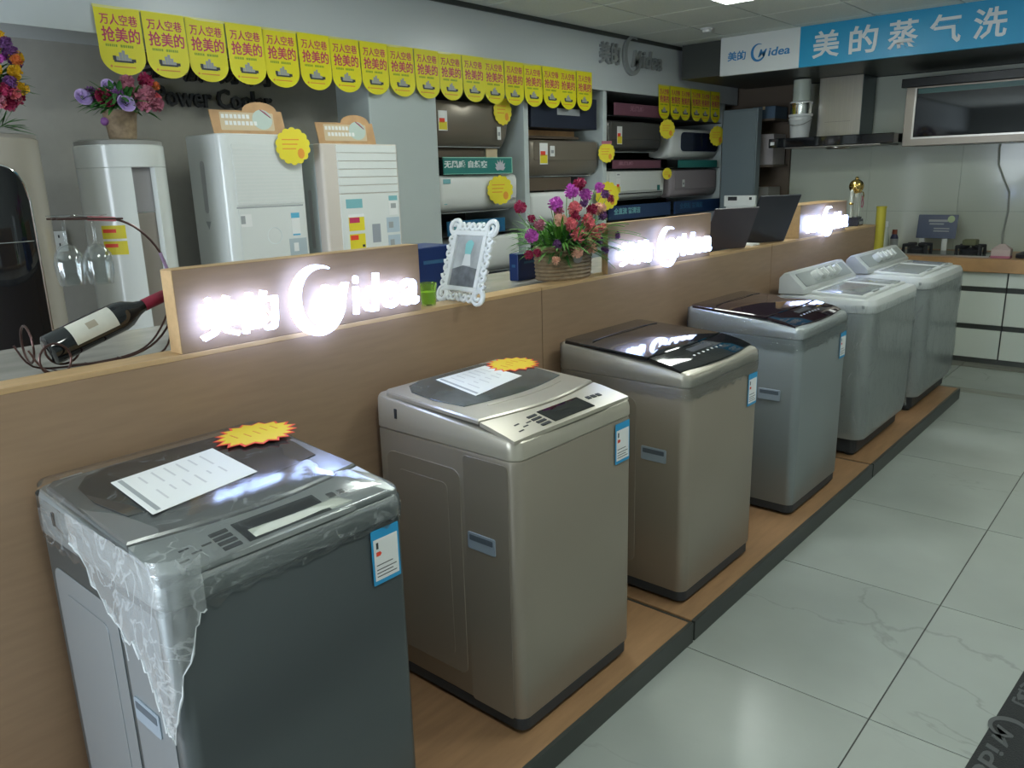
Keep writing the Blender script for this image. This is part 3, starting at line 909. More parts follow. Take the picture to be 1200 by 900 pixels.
# ================================================================== LIGHT SIGNS
def light_sign(y0, L, H, th, label, cx0=.05, cx1=.95, h=.125, yb=.03):
    t = thing('light_sign', label, 'light sign', (-1.9, y0, 1.2455), group='wooden light signs on the counter')
    obj('board', G().box(-th, 0, 0, L, 0, H, b=.0015), wood, t)
    obj('end_edge', G().box(-th, -.0, -.0015, 0, 0.001, H - .001), wood_edge, t)
    obj('top_edge', G().box(-th, 0, .001, L - .001, H, H + .0012), wood_edge, t)
    M = FX(.022, 0, 0)
    x0 = cx0 * L; x1 = cx1 * L; W = x1 - x0
    zc = .008
    for s, a, b in (('美', x0, x0 + .145 * W), ('的', x0 + .16 * W, x0 + .305 * W)):
        g = G(); fit_text(g, s, a, b, yb, yb + h * .86, M, 0, .008, .02, 0, zc)
        obj('character', g, light_em, t)
    g = G(); logo_g(g, x0 + .485 * W, yb + .46 * h, h * .80, M, 0, 0, .016)
    fit_text(g, 'M', x0 + .47 * W, x0 + .63 * W, yb, yb + .78 * h, M, 0, .008, .02, .35, zc, 3)
    obj('ring_mark', g, light_em, t)
    for s, a, b, top in (('i', .655, .68, .9), ('d', .70, .785, .9), ('e', .80, .885, .66), ('a', .90, 1., .66)):
        g = G(); fit_text(g, s, x0 + a * W, x0 + b * W, yb, yb + h * top, M, 0, .008, .015, .1, zc, 3)
        obj('letter', g, light_em, t)
    return t
light_sign(.92, .815, .21, .055, 'nearest of the three wooden light signs, between wine bottle and photo frame')
light_sign(2.81, .92, .212, .03, 'middle wooden light sign, between the flower basket and the laptops', .055, .94, .115)
light_sign(4.90, .82, .20, .17, 'farthest wooden light sign, next to the gold trophy', .06, .93, .12)

# ================================================================== YELLOW BUNTINGS
def bunting(x, y0, z, n, p, label, slope=0.):
    t = thing('bunting', label, 'bunting', (x, y0, z))
    h = .296; r = p * .5 - .003
    # pennant outline: straight sides, round lower end
    o = [(-r, 0)]
    o = [(r, 0), (-r, 0), (-r, -h + r * .80)] + [(r * cos(a), -h + r * .80 + r * .80 * sin(a)) for a in [pi + pi * i / 14 for i in range(1, 14)]] + [(r, -h + r * .80)]
    gp = G().prism(o, 0, .0012, M=FX(0, 0, 0))
    F = FX(.0016, 0, 0)
    g1 = G(); fit_text(g1, '万人空巷', -r * .80, r * .84, -.078, -.030, F, 0, .0004, .012)
    fit_text(g1, '抢美的', -r * .80, r * .88, -.152, -.086, F, 0, .0004, .016)
    g2 = G()
    x_ = -r * .7
    rnd = random.Random(4)
    for k in range(13):
        ww = rnd.uniform(.005, .010)
        if k != 6: g2.box(x_, x_ + ww, -.173, -.162, 0, .0004, M=F)
        x_ += ww + .003
    g3 = G()                                    # small print of a block of buildings
    for (a, b, c) in ((-.035, -.022, .020), (-.02, -.006, .036), (-.005, .008, .045), (.009, .022, .030), (.023, .036, .016)):
        g3.box(a, b, -.236, -.236 + c * 1.1, 0, .0005, M=F)
    g4 = G().box(-.046, .044, -.240, -.232, 0, .0006, M=F); g4.box(-.05, -.035, -.232, -.212, 0, .0004, M=F); g4.box(.036, .056, -.236, -.222, 0, .0004, M=F)
    g5 = G().box(-.05, .05, -.262, -.257, 0, .0004, M=F); g5.prism([(-.062 + .006 * cos(a), -.259 + .006 * sin(a)) for a in [i * pi / 4 for i in range(8)]], 0, .0005, M=F)
    first = None
    for k in range(n):
        a = random.uniform(-.02, .02)
        if first is None:
            pe = obj('pennant', gp, yellow, t); first = pe
            tag(obj('lettering', g1, red_ink, pe), None, None, kind=None)
            tag(obj('small_print', g2, green_ink, pe), None, None, kind='stuff'); tag(obj('building_print', g3, grey_pic, pe), None, None, kind='stuff')
            tag(obj('print_base', g4, dark_ink, pe), None, None, kind='stuff'); tag(obj('fine_line', g5, orange, pe), None, None, kind='stuff')
            subs = [o_ for o_ in COL.objects if o_.parent == pe]
        else:
            pe = first.copy(); COL.objects.link(pe); pe.parent = t
            for s_ in subs:
                c = s_.copy(); COL.objects.link(c); c.parent = pe
        pe.location = (.002 + .004 * (k % 2) , p * (k + .5), slope * k)
        pe.rotation_euler = (0, -.03 + a, a * .6)
    obj('tape', G().box(.0, .0035, .0, n * p, -.008, .004 if not slope else .0), mat('clear_tape_' + str(n), (.75, .72, .25), .25), t)
    return t
bunting(-3.962, 1.715, 2.465, 18, .2165, 'long bunting of round ended yellow pennants with red lettering along the pale soffit')
bunting(-3.962, 6.66, 2.445, 6, .20, 'short bunting of yellow pennants at the dark far end of the soffit')

# ================================================================== BANNER OVER THE KITCHEN
t = thing('banner_sign', 'long blue and white hanging banner sign with white lettering under the ceiling', 'sign', M=FY(-3.485, 6.91, 2.485))
obj('white_panel', G().box(0, .71, 0, .318, -.05, 0, b=.001), banner_white, t)
obj('blue_panel', G().box(.71, 4.6, 0, .318, -.05, 0, b=.001), banner_blue, t)
g = brand_g(G(), .07, .63, .115, .078, None, ex=.001, bold=.02)
obj('brand_print', g, logo_blue, t)
for k, c in enumerate('美的蒸气洗'):
    g = G(); x = .82 + .292 * k
    fit_text(g, c, x, x + .215, .055, .262, None, 0, .002, .018, 0, .002)
    obj('character', g, banner_white, t)
for x in (.06, 2.3, 4.4):
    obj('hanger', G().tube([(x, .318, -.025), (x, .3385, -.025)], .004, 6), steel, t)

# ================================================================== STANDING AIR CONDITIONERS
# white cylinder
t = thing('standing_air_conditioner', 'white cylindrical standing air conditioner with flower pot on top, long recess in front', 'air conditioner', (-3.86, 1.70, 0), (0, 0, radians(0)), group='standing air conditioners')
R = .190
g = G()
n = 40; a0 = radians(-12); a1 = radians(22)      # slot facing the aisle
def arc(r, A, B, k): return [(r * cos(A + (B - A) * i / k), r * sin(A + (B - A) * i / k)) for i in range(k + 1)]
oc = arc(R, a1, a0 + 2 * pi, 44) + arc(R - .035, a0, a1, 6)[0:]
g.prism(oc, .05, 1.745)
g.prism([(R * cos(2 * pi * i / 56), R * sin(2 * pi * i / 56)) for i in range(56)], 1.745, 1.845, bev=.004)
g.prism([(R * cos(2 * pi * i / 56), R * sin(2 * pi * i / 56)) for i in range(56)], 0, .05)
obj('body', g, white_gloss, t, 40)
g = G().prism(arc(R - .028, a0, a1, 8) + arc(R - .034, a1, a0, 8), 1.55, 1.745)
obj('outlet_cover', g, mat('recess_grey', (.33, .32, .33), .3), t, 40)
obj('recess_panel', G().prism(arc(R - .030, a0, a1, 8) + arc(R - .034, a1, a0, 8), .05, 1.545), mat('recess_beige', (.30, .27, .24), .35), t, 40)
obj('top_cap', G().lathe([(.185, 1.845), (.185, 1.862), (.17, 1.868)], 40), mat('cap_grey', (.30, .30, .28), .4), t, 30)
st = obj('discount_sticker', G().prism(arc(R + .0012, radians(-62), radians(-30), 6) + arc(R - .001, radians(-30), radians(-62), 6), 1.365, 1.495), tag_yellow, t)
for zz in (1.398, 1.463):
    g = G(); g.prism(arc(R + .0020, radians(-60), radians(-42), 5) + arc(R + .001, radians(-42), radians(-60), 5), zz, zz + .016)
    obj('red_print', g, star_red, st)
obj('white_line', G().prism(arc(R + .0020, radians(-62), radians(-30), 5) + arc(R + .001, radians(-30), radians(-62), 5), 1.426, 1.436), paper, st)

# beige with black glass front, cut by the left edge of the frame
t = thing('standing_air_conditioner', 'beige standing air conditioner with arched black glass front at the left edge of the view', 'air conditioner', (-3.78, 1.09, 0), (0, 0, radians(-12)), group='standing air conditioners')
R = .23
obj('body', G().prism([(R * cos(2 * pi * i / 56), R * sin(2 * pi * i / 56)) for i in range(56)], 0, 1.86, bev=.006), mat('beige_gloss', (.42, .385, .33), .25, coat=.3), t, 40)
# arched glass
g = G(); rings = []
for i in range(25):
    a = radians(-52 + 90 * i / 24)
    q = (i / 24 - .5) * 2
    zt_ = 1.60 + .16 * math.sqrt(max(0, 1 - abs(q) ** 3.5 * .99))
    rings.append((a, zt_))
v = []; f = []
for a, z in rings:
    v += [((R + .004) * cos(a), (R + .004) * sin(a), .08), ((R + .004) * cos(a), (R + .004) * sin(a), z)]
for i in range(24): f.append((2 * i, 2 * i + 2, 2 * i + 3, 2 * i + 1))
g.add(v, f)
obj('glass_front', g, black_gl, t, 40)
obj('chrome_trim', G().tube([((R + .005) * cos(a), (R + .005) * sin(a), .08) for a, z in rings[:1]] + [((R + .005) * cos(a), (R + .005) * sin(a), z) for a, z in rings] + [((R + .005) * cos(rings[-1][0]), (R + .005) * sin(rings[-1][0]), .08)], .0045, 6), chrome, t, 40)
obj('glass_seam', G().tube([((R + .006) * cos(a), (R + .006) * sin(a), 1.46) for a, z in rings[1:-1]], .002, 5), chrome, t, 40)
obj('top_cap', G().lathe([(.225, 1.86), (.225, 1.872), (.2, 1.876)], 40), mat('cap_beige', (.30, .28, .25), .4), t, 30)

# white box unit
def rr_front(d, w, r): return rr(0, d, 0, w, (r, r * .5, .01, .01), 5)
t = thing('standing_air_conditioner', 'white box shaped standing air conditioner with one big ribbed grille panel', 'air conditioner', (-4.03, 2.115, 0), group='standing air conditioners')
D = .33; W = .475; H = 1.905
obj('body', G().prism(rr_front(D, W, .05), 0, H, bev=.006), white_gloss, t, 40)
F = FX(D, 0, 0)
gr = obj('grille_panel', G().prism(rr(.06, W - .02, 1.555, 1.855, .008), -.004, .004, M=F, bev=.001), white_gloss, t)
for k in range(16):
    obj('grille_slat', G().box(.065, W - .028, 1.566 + .0176 * k, 1.573 + .0176 * k, .0035, .006, M=F), white_pl, gr)
obj('panel_shadow_gap', G().box(.055, W - .028, 1.541, 1.549, -.001, .0015, M=F), grey_pic, t)
obj('lower_panel', G().prism(rr(.06, W - .03, .10, 1.539, .008), -.004, .004, M=F, bev=.001), white_gloss, t)
obj('round_dial', G().lathe([(.042, .003), (.045, .0055), (.042, .0055), (.040, .004)], 28, M=F @ Matrix.Translation((.255, 1.396, .0)), caps=(False, False)), led_white, t)
e = obj('energy_label', G().box(.363, .415, 1.385, 1.505, .004, .0052, M=F), paper, t)
obj('blue_header', G().box(.363, .415, 1.480, 1.507, .0052, .0058, M=F), sky_print, e)
obj('blue_footer', G().box(.366, .412, 1.388, 1.397, .0052, .0058, M=F), sky_print, e)
e = obj('spec_label', G().box(.340, .448, 1.285, 1.373, .004, .0052, M=F), mat('label_grey_blue', (.42, .50, .54), .5), t)
obj('label_panel', G().box(.365, .395, 1.305, 1.350, .0052, .0058, M=F), paper, e)
e = obj('small_sticker', G().box(.068, .130, 1.450, 1.512, .004, .0052, M=F), paper, t)
obj('sticker_print', G().box(.068, .093, 1.465, 1.505, .0052, .0058, M=F), grey_pic, e)
obj('side_vent', G().prism(rr(.12, .16, 1.52, 1.78, .02), 0, .001, M=FY(0, -.0005, 0)), mat('vent_grey', (.45, .46, .47), .4), t)
obj('side_badge', G().prism([(.14, 1.44), (.165, 1.48), (.115, 1.48)], 0, .001, M=FY(0, -.0005, 0)), grey_pic, t)

# warm white slatted unit
t = thing('standing_air_conditioner', 'warm white standing air conditioner with a slatted front and many stickers, beside the pale column', 'air conditioner', (-3.93, 2.675, 0), group='standing air conditioners')
D = .28; W = .54; H = 1.862
obj('body', G().prism(rr(0, D - .07, 0, W, .01), 0, H, bev=.005), col_white, t, 40)
obj('front_shell', G().prism(rr(D - .07, D, 0, W, (.02, .02, .002, .002)), 0, H, bev=.004), warm_white, t, 40)
F = FX(D, 0, 0)
for k in range(6):
    z1 = H - .006 - .0437 * k
    obj('slat', G().prism(rr(.095, W - .02, z1 - .0405, z1, .003), -.003, .007, M=F, bev=.0015), white_gloss, t)
obj('lower_front', G().prism(rr(.095, W - .02, .08, H - .270, .003), -.003, .007, M=F, bev=.0015), white_gloss, t)
def sticker(parent, x0, x1, y0, y1, m, F, zz=.007, bands=()):
    e = obj('sticker', G().box(x0, x1, y0, y1, zz, zz + .001, M=F), m, parent)
    for (a, b, c, d, mm, nm) in bands:
        obj(nm, G().box(x0 + a * (x1 - x0), x0 + b * (x1 - x0), y0 + c * (y1 - y0), y0 + d * (y1 - y0), zz + .001, zz + .0016, M=F), mm, e)
    return e
sticker(t, .13, .245, 1.515, 1.565, teal_print, F)
sticker(t, .14, .25, 1.390, 1.470, tag_yellow, F, bands=((.05, .7, .55, .92, red_ink, 'red_print'), (0, 1, .94, 1.15, paper, 'white_edge')))
sticker(t, .14, .25, 1.290, 1.372, tag_yellow, F, bands=((.05, .55, .6, .92, star_red, 'red_print'), (.78, .95, .08, .25, dark_ink, 'dark_mark')))
sticker(t, .305, .365, 1.315, 1.42, mat('display_grey', (.33, .36, .40), .3), F)
sticker(t, .44, .505, 1.465, 1.575, paper, F, bands=((0, 1, .75, 1, teal_print, 'blue_header'), (.2, .8, .35, .6, grey_pic, 'grey_print')))
sticker(t, .415, .512, 1.365, 1.452, mat('label_pale_blue', (.45, .55, .62), .5), F, bands=((.15, .5, .3, .7, grey_pic, 'grey_print'),))
sticker(t, .42, .512, 1.262, 1.35, MATS['label_pale_blue'], F, bands=((.15, .5, .3, .7, grey_pic, 'grey_print'),))
obj('side_vent', G().prism(rr(.13, .16, 1.30, 1.62, .01), 0, .001, M=FY(0, -.0005, 0)), MATS['vent_grey'], t)

# display boards standing on the two box units
for (x, y, z, W, lb) in ((-3.80, 2.15, 1.905, .39, 'orange brown display board standing on the white box air conditioner'), (-3.76, 2.745, 1.862, .37, 'orange brown display board standing on the slatted air conditioner')):
    t = thing('display_board', lb, 'display board', (x, y, z), (0, 0, radians(-6)), group='display boards on the standing units')
    F = frame_M((0, 0, 0), (0, 1, 0), (-.12, 0, 1))
    top = [(W * .66 + .075 * cos(a) * 1.25, .118 + .045 * sin(a)) for a in [radians(d) for d in range(0, 181, 20)]]
    o = [(0, .0), (W, .0), (W - .012, .118)] + top + [(-.012, .118)]
    obj('board', G().prism(o, 0, .006, M=F, bev=.001), kraft, t)
    obj('print_patch', G().prism(rr(W * .10, W * .84, .020, .108, .006), .006, .0068, M=F), kraft_pale, t)
    obj('picture_blob', G().prism([(W * .68 + .055 * cos(a), .075 + .05 * sin(a)) for a in [i * pi / 9 for i in range(18)]], .0068, .0074, M=F), mat('blob_pale', (.50, .60, .55), .5) if 'blob_pale' not in MATS else MATS['blob_pale'], t)
    g = G().tube([(W * .66, .125, .009), (W * .72, .11, .009), (W * .80, .085, .009)], [.002, .004, .002], 6, M=F)
    obj('pen_picture', g, f_rose, t)
    g = G()
    for r_, (a, b) in ((.078, (.12, .48)), (.045, (.16, .58))):
        x0 = W * a
        while x0 < W * b: g.box(x0, x0 + .016, r_, r_ + .020, .0068, .0076, M=F); x0 += .022
    tag(obj('pale_print', g, paper, t), None, None, kind='stuff')

# scalloped yellow tags
def price_tag(y, z, x, r, label, tw=.42, group='round yellow price tags', mat_=None):
    t = thing('price_tag', label, 'price tag', M=frame_M((x + .095 * tw * (x < -3.8), y, z), (tw, 1, 0), (0, 0, 1)), group=group)
    obj('disc', G().prism(scallop_outline(r), 0, .003, bev=.0006), mat_ or tag_yellow, t)
    g = G()
    for k in range(3):
        g.box(-r * .62, r * (.35 - .1 * k), r * (.32 - .24 * k), r * (.38 - .24 * k), .003, .0036)
    obj('printed_lines', g, orange, t)
    obj('printed_spot', G().prism([(r * .42 + r * .2 * cos(a), -r * .38 + r * .28 * sin(a)) for a in [i * pi / 5 for i in range(10)]], .003, .0036), orange, t)
    return t
price_tag(2.51, 1.845, -3.665, .095, 'yellow scalloped price tag on the upper right corner of the white box unit', .22)

# ================================================================== SHELF BAYS WITH SPLIT AIR CONDITIONERS
def shelf_unit(y0, y1, label, shelves=()):
    t = thing('display_shelf', label, 'shelf', (-4.655, y0, 0), group='wall display bays')
    obj('divider', G().box(0, .665, y1 - y0 - .055, y1 - y0, 0, 2.345, b=.002), col_white, t)
    obj('back_panel', G().box(0, .02, 0, y1 - y0 - .055, 0, 2.34), dk_grey_panel if 0 else dark_gap, t)
    for z_ in shelves: obj('shelf_plate', G().box(.02, .655, .003, y1 - y0 - .058, z_, z_ + .006), dark_gap, t)
    obj('plinth', G().box(0.02, .63, .003, y1 - y0 - .058, 0, .72), dark_blue_m, t)
    return t
shelf_unit(3.875, 4.83, 'tall display bay nearest the pale column, holding white and brown split units', (1.2675,))
shelf_unit(4.83, 5.875, 'middle tall display bay with the black box above the brown split unit')
shelf_unit(5.875, 8.06, 'widest and farthest display bay, holding four split units behind the middle light sign', (1.708, 2.152, 1.267))

def split_unit(y0, L, z0, H, xf, dep, bodym, endm, label, style='flat', stk=None, rb=.06, end_r=.05):
    """profile in x-z swept along y; xf = front face"""
    t = thing('split_air_conditioner', label, 'air conditioner', (xf - dep, y0, z0), group='wall mounted split units')
    # profile (u forward, z up)
    pr = [(0, 0.02), (dep * .35, 0), (dep * .7, .0), (dep - rb * .45, rb * .25), (dep - rb * .1, rb * .8), (dep, rb * 1.6), (dep, H - .03), (dep - .01, H - .008), (dep - .03, H), (.01, H), (0, H - .01)]
    ks = ((0, .86, .0), (.012, .95, 0), (end_r * .6, 1, 0), (L - end_r * .6, 1, 0), (L - .012, .95, 0), (L, .86, 0))
    rings = [[(p[0] * (k if p[0] > dep * .3 else 1), v, H / 2 + (p[1] - H / 2) * (1 - (1 - k) * .5)) for p in pr] for v, k, _ in ks]
    obj('body', G().loft(rings), bodym, t, 50)
    if style != 'plain':
        e0 = .05
        obj('front_panel', G().prism(rr(e0, L - e0, rb * 1.5, H - .012, .02), -.001, .006, M=FX(dep, 0, 0), bev=.002), endm, t)
    obj('louver', G().box(dep * .45, dep * .8, .06, L - .06, -.004, .001), grey_pic, t)
    if stk:
        for (a, z, w_, h_, kind) in stk:
            if kind == 'offer': sticker(t, a, a + w_, z, z + h_, paper, FX(dep, 0, 0), .0065, ((.05, .95, .05, .45, tag_yellow, 'yellow_print'), (.1, .7, .4, .62, star_red, 'red_print')))
            elif kind == 'white': sticker(t, a, a + w_, z, z + h_, paper, FX(dep, 0, 0), .0065, ((.2, .8, .3, .6, grey_pic, 'grey_print'),))
            elif kind == 'teal': sticker(t, a, a + w_, z, z + h_, teal_print, FX(dep, 0, 0), .0065)
            elif kind == 'green': sticker(t, a, a + w_, z, z + h_, green_m, FX(dep, 0, 0), .0065)
            elif kind == 'trim': obj('chrome_strip', G().box(a, a + w_, z, z + h_, .006, .011, M=FX(dep, 0, 0)), chrome, t)
            elif kind == 'line': obj('air_gap', G().box(a, a + w_, z, z + h_, .004, .0075, M=FX(dep, 0, 0)), dark_gap, t)
    return t
XF = -4.02
# bay 1
split_unit(3.88, .76, 1.88, .30, XF, .23, bronze, bronze, 'brown bronze split unit at the top of the bay nearest the column', 'plain', [(.03, .10, .085, .13, 'offer'), (.62, .05, .04, .09, 'white')], rb=.10)
split_unit(3.88, .82, 1.43, .255, XF + .03, .25, white_pl, white_pl, 'large white split unit beneath the green sign board', 'plain', [(.02, .20, .07, .03, 'teal'), (.72, .075, .05, .02, 'white'), (.02, .06, .03, .006, 'teal')], rb=.07)
split_unit(3.98, .74, .98, .27, XF + .02, .23, white_pl, white_pl, 'lowest white split unit in the near bay, half hidden by photo frame and flowers', 'plain', None, rb=.07)
# bay 2
split_unit(4.87, .94, 1.665, .275, XF, .24, bronze, bronze, 'brown bronze split unit with a rounded glossy end, middle bay', 'flat', [(.12, .09, .10, .16, 'offer'), (.25, .15, .06, .08, 'white')], rb=.08)
split_unit(4.88, .93, 1.29, .25, XF, .23, white_pl, white_pl, 'white split unit behind the purple flowers, middle bay', 'plain', None, rb=.07)
# bay 3
split_unit(5.93, .92, 1.86, .26, XF, .24, dark_bronze, dark_bronze, 'dark bronze split unit with a chrome strip at its left end, third bay', 'flat', [(.14, .06, .08, .15, 'offer'), (.005, .02, .006, .20, 'trim')], rb=.07)
split_unit(5.90, 1.02, 1.44, .26, XF, .24, white_pl, white_pl, 'white split unit with dark air gap line, above the navy sign in the third bay', 'flat', [(.16, .06, .07, .13, 'offer'), (.16, .205, .07, .04, 'white'), (.10, .052, .85, .008, 'line'), (.86, .07, .05, .05, 'green')], rb=.05)
# bay 4
t = split_unit(7.04, .95, 1.80, .28, XF, .26, white_pl, white_pl, 'split unit with a round cornered dark blue window, upper far bay', 'plain', None, rb=.07)
obj('dark_window', G().prism(rr(.16, .93, .07, .25, .05), -.002, .008, M=FX(.26, 0, 0), bev=.002), mat('deep_blue_glass', (.01, .015, .04), .1), t)
split_unit(7.04, .955, 1.43, .27, XF, .24, mat('grey_pink_plastic', (.33, .29, .31), .35), MATS['grey_pink_plastic'], 'greyish pink split unit, lower far bay', 'flat', [(.20, .10, .05, .07, 'white')], rb=.05)

def board_sign(y0, L, z0, H, x, m, txt, txm, label, edge=None, tx=(.05, .6), lean=0):
    t = thing('sign_board', label, 'sign', M=FX(x, y0, z0), group='narrow sign boards between the split units')
    obj('board', G().box(0, L, 0, H, 0, .012, b=.001), m, t)
    if edge: 
        for a in ((0, L, H, H + .006), (L, L + .006, 0, H + .006), (0, L, -.004, 0)): obj('edge', G().box(*a, -.001, .0135), edge, t)
    if txt:
        g = G(); fit_text(g, txt, tx[0] * L, tx[1] * L, H * .36, H * .84, None, 0, .001, .03, 0, .0125)
        obj('lettering', g, txm, t)
    return t
t = board_sign(3.90, .70, 1.695, .105, XF + .04, green_m, '无风感 自然爽', led_white, 'green sign board with white lettering and lotus picture above the large white split unit', green_edge, (.0, .62))
lot = G()
for k in range(-3, 4):
    a = k * .42
    dx_, dy_ = sin(a), cos(a); L_ = .075 if abs(k) < 3 else .06
    lot.prism([(0, 0), (dx_ * L_ * .5 + dy_ * .014, dy_ * L_ * .5 - dx_ * .014), (dx_ * L_, dy_ * L_), (dx_ * L_ * .5 - dy_ * .014, dy_ * L_ * .5 + dx_ * .014)], .013 + .0004 * (3 - abs(k)), .0142 + .0004 * (3 - abs(k)), M=Matrix.Translation((.57, .022, 0)))
lo = obj('lotus_picture', lot, mat('lotus_pale', (.55, .52, .58), .5), t); lo['kind'] = 'stuff'
board_sign(5.90, 1.06, 1.275, .12, XF + .03, dark_blue_m, '全直流 智清洁', teal_print, 'navy sign board with pale lettering right behind the middle light sign', None, (.07, .48))
board_sign(7.04, .95, 1.275, .12, XF + .03, dark_blue_m, '全变频 智清洁', mat('dim_blue_print', (.04, .14, .28), .5), 'navy sign board at the foot of the far bay', None, (.10, .6))
board_sign(3.92, .60, 1.275, .10, XF + .03, mat('blue_sign', (.02, .13, .26), .4), '全直流变频', teal_print, 'blue sign board below the large white split unit, left of the photo frame', None, (.05, .8))
board_sign(5.96, .80, 1.7145, .07, XF + .03, pinkish, '柔风感', mat('pink_print', (.30, .15, .20), .5), 'faded pink sign board above the white split unit in the third bay', None, (.1, .4))
board_sign(5.98, .78, 2.16, .10, XF + .03, pinkish, '无风感', MATS['pink_print'], 'faded pink sign board at the top of the third bay', None, (.3, .6))
board_sign(7.10, .80, 1.7145, .07, XF + .03, green_m, '', None, 'dim green sign board under the unit with dark blue window')
# boxes in bay 2
t = thing('carton', 'dark navy appliance box above the brown split unit in the middle bay', 'box', (-4.60, 4.88, 2.03))
obj('box', G().box(0, .60, 0, .86, 0, .24, b=.003), mat('navy_box', (.02, .025, .045), .4), t)
obj('box_print', G().box(.32, .62, .10, .15, 0, .001, M=FX(.6005, 0, 0)), grey_pic, t)
t = thing('shelf_board', 'brown wooden strip and ledge between the split units of the middle bay', 'shelf', (-4.60, 4.86, 1.955))
obj('ledge', G().box(0, .50, 0, .76, 0, .02), brown_board, t)
obj('cardboard_strip', G().box(.45, .47, .05, .74, .02, .065), kraft, t)
t = thing('shelf_board', 'brown strip below the bronze split unit of the middle bay', 'shelf', (-4.60, 4.86, 1.555))
obj('ledge', G().box(0, .52, 0, .62, 0, .10), brown_board, t)
t = thing('shelf_board', 'brown ledge with a kraft piece below the bronze unit beside the column', 'shelf', (-4.60, 3.90, 1.808))
obj('ledge', G().box(0, .50, 0, .55, 0, .07), brown_board, t)
obj('cardboard_piece', G().box(.50, .51, .56, .68, -.005, .065), kraft_pale, t)
# tags on the bays
price_tag(4.42, 1.575, XF + .05, .105, 'yellow scalloped price tag hanging on the large white split unit')
price_tag(4.56, 2.13, XF + .012, .10, 'yellow scalloped price tag on the upper brown unit, just below the bunting', 0)
price_tag(5.82, 1.845, XF + .026, .085, 'yellow price tag with a pink top on the middle divider').children
price_tag(5.80, 1.49, XF + .05, .12, 'large yellow price tag behind the purple flowers')
price_tag(6.83, 1.66, XF + .03, .055, 'small yellow price tag on the right end of the white unit in the third bay')
price_tag(6.78, 2.06, XF + .05, .09, 'dim yellow price tag below the start of the short bunting')
price_tag(7.78, 2.02, XF + .05, .10, 'dim yellow price tag at the dark far end of the bays')
t = bpy.data.objects['price_tag.003']
obj('pink_top', G().box(-.05, .05, .07, .095, .001, .005), f_rose, t)

# ================================================================== FAR CORNER: cabinet, cartons
t = thing('tall_cabinet', 'tall blue grey cabinet standing at the end of the display bays', 'cabinet', (-3.86, 7.76, 0))
obj('body', G().box(0, .37, 0, .10, 0, 2.26, b=.004), dk_grey_panel, t)
obj('door', G().box(.01, .36, -.012, 0, .02, 2.24, b=.003), dk_grey_panel, t)
t = thing('white_console', 'white panel with a dark display strip behind the laptops', 'control panel', M=FY(-3.49, 7.1, 1.345))
obj('panel', G().box(0, .31, 0, .10, -.03, 0, b=.003), white_pl, t)
obj('stand', G().box(.02, .29, -1.36, 0, -.028, -.004), white_pl, t)
obj('dark_strip', G().box(.04, .13, .055, .09, 0, .002), dark_gap, t)
obj('dark_mark', G().box(.25, .275, .06, .085, 0, .002), dark_gap, t)
def carton_box(x, y, z, w_, d_, h_, m, label, name='carton'):
    t = thing(name, label, 'box', (x, y, z), group='cartons at the far corner')
    obj('box', G().box(0, w_, 0, d_, 0, h_, b=.004), m, t)
    obj('tape', G().box(w_ * .45, w_ * .55, -.001, d_ + .001, h_ - .03, h_ + .001), kraft_pale if m is not carton else brown_board, t)
    return t
t = thing('storage_shelf', 'dark shelf boards on brown wall left of the range hood, holding cartons', 'shelf', (-3.88, 7.95, 0))
for z in (1.28, 1.70, 2.145): obj('board', G().box(0, .48, 0, .38, z, z + .02), brown_board, t)
carton_box(-3.72, 8.0, 1.72, .30, .3, .30, mat('pale_carton', (.36, .33, .33), .7), 'pale grey carton left of the white bucket, at hood plate height')
carton_box(-3.66, 8.0, 2.165, .24, .3, .12, mat('blue_carton', (.07, .12, .18), .6), 'small bluish carton on the upper shelf, left of the hood duct')
carton_box(-3.75, 8.0, 1.30, .30, .3, .20, mat('wrapped_carton', (.24, .23, .21), .4), 'plastic wrapped grey carton low on the shelf behind the laptops')

# ================================================================== KITCHEN DISPLAY
# worktop and cabinet units
t = thing('kitchen_worktop', 'orange brown wooden worktop on the white kitchen cabinets', 'worktop', (-3.0, 7.58, .79))
obj('slab', G().box(0, 4.6, 0, .78, 0, .112, b=.003), counter_wood, t)
for k in range(4):
    x0 = -1.19 + .60 * (k - 1) - .60; 
    x0 = -1.185 - .60 * (2 - k) if k < 2 else -1.185 + .60 * (k - 2)
    lb = ['white kitchen cabinet half hidden behind the last washer', 'white kitchen cabinet left of the vertical seam, beside the last washer', 'white kitchen cabinet at the right edge of the view', 'white kitchen cabinet outside the right edge of the view'][k]
    t = thing('kitchen_cabinet', lb, 'cabinet', (x0, 7.62, 0), group='white kitchen cabinets')
    obj('carcass', G().box(.0, .596, .02, .70, .05, .788), dark_gap, t)
    obj('toe_board', G().box(.0, .596, .05, .07, 0, .05), mat('toe_grey', (.16, .17, .16), .5) if 'toe_grey' not in MATS else MATS['toe_grey'], t)
    for (a, b) in ((.055, .300), (.345, .620), (.665, .785)):
        obj('drawer_front', G().box(.003, .593, .0, .02, a, b, b=.001), white_cab, t)
    for z in (.300, .620): obj('handle_channel', G().box(.003, .593, .012, .022, z + .002, z + .040), black_trim, t)

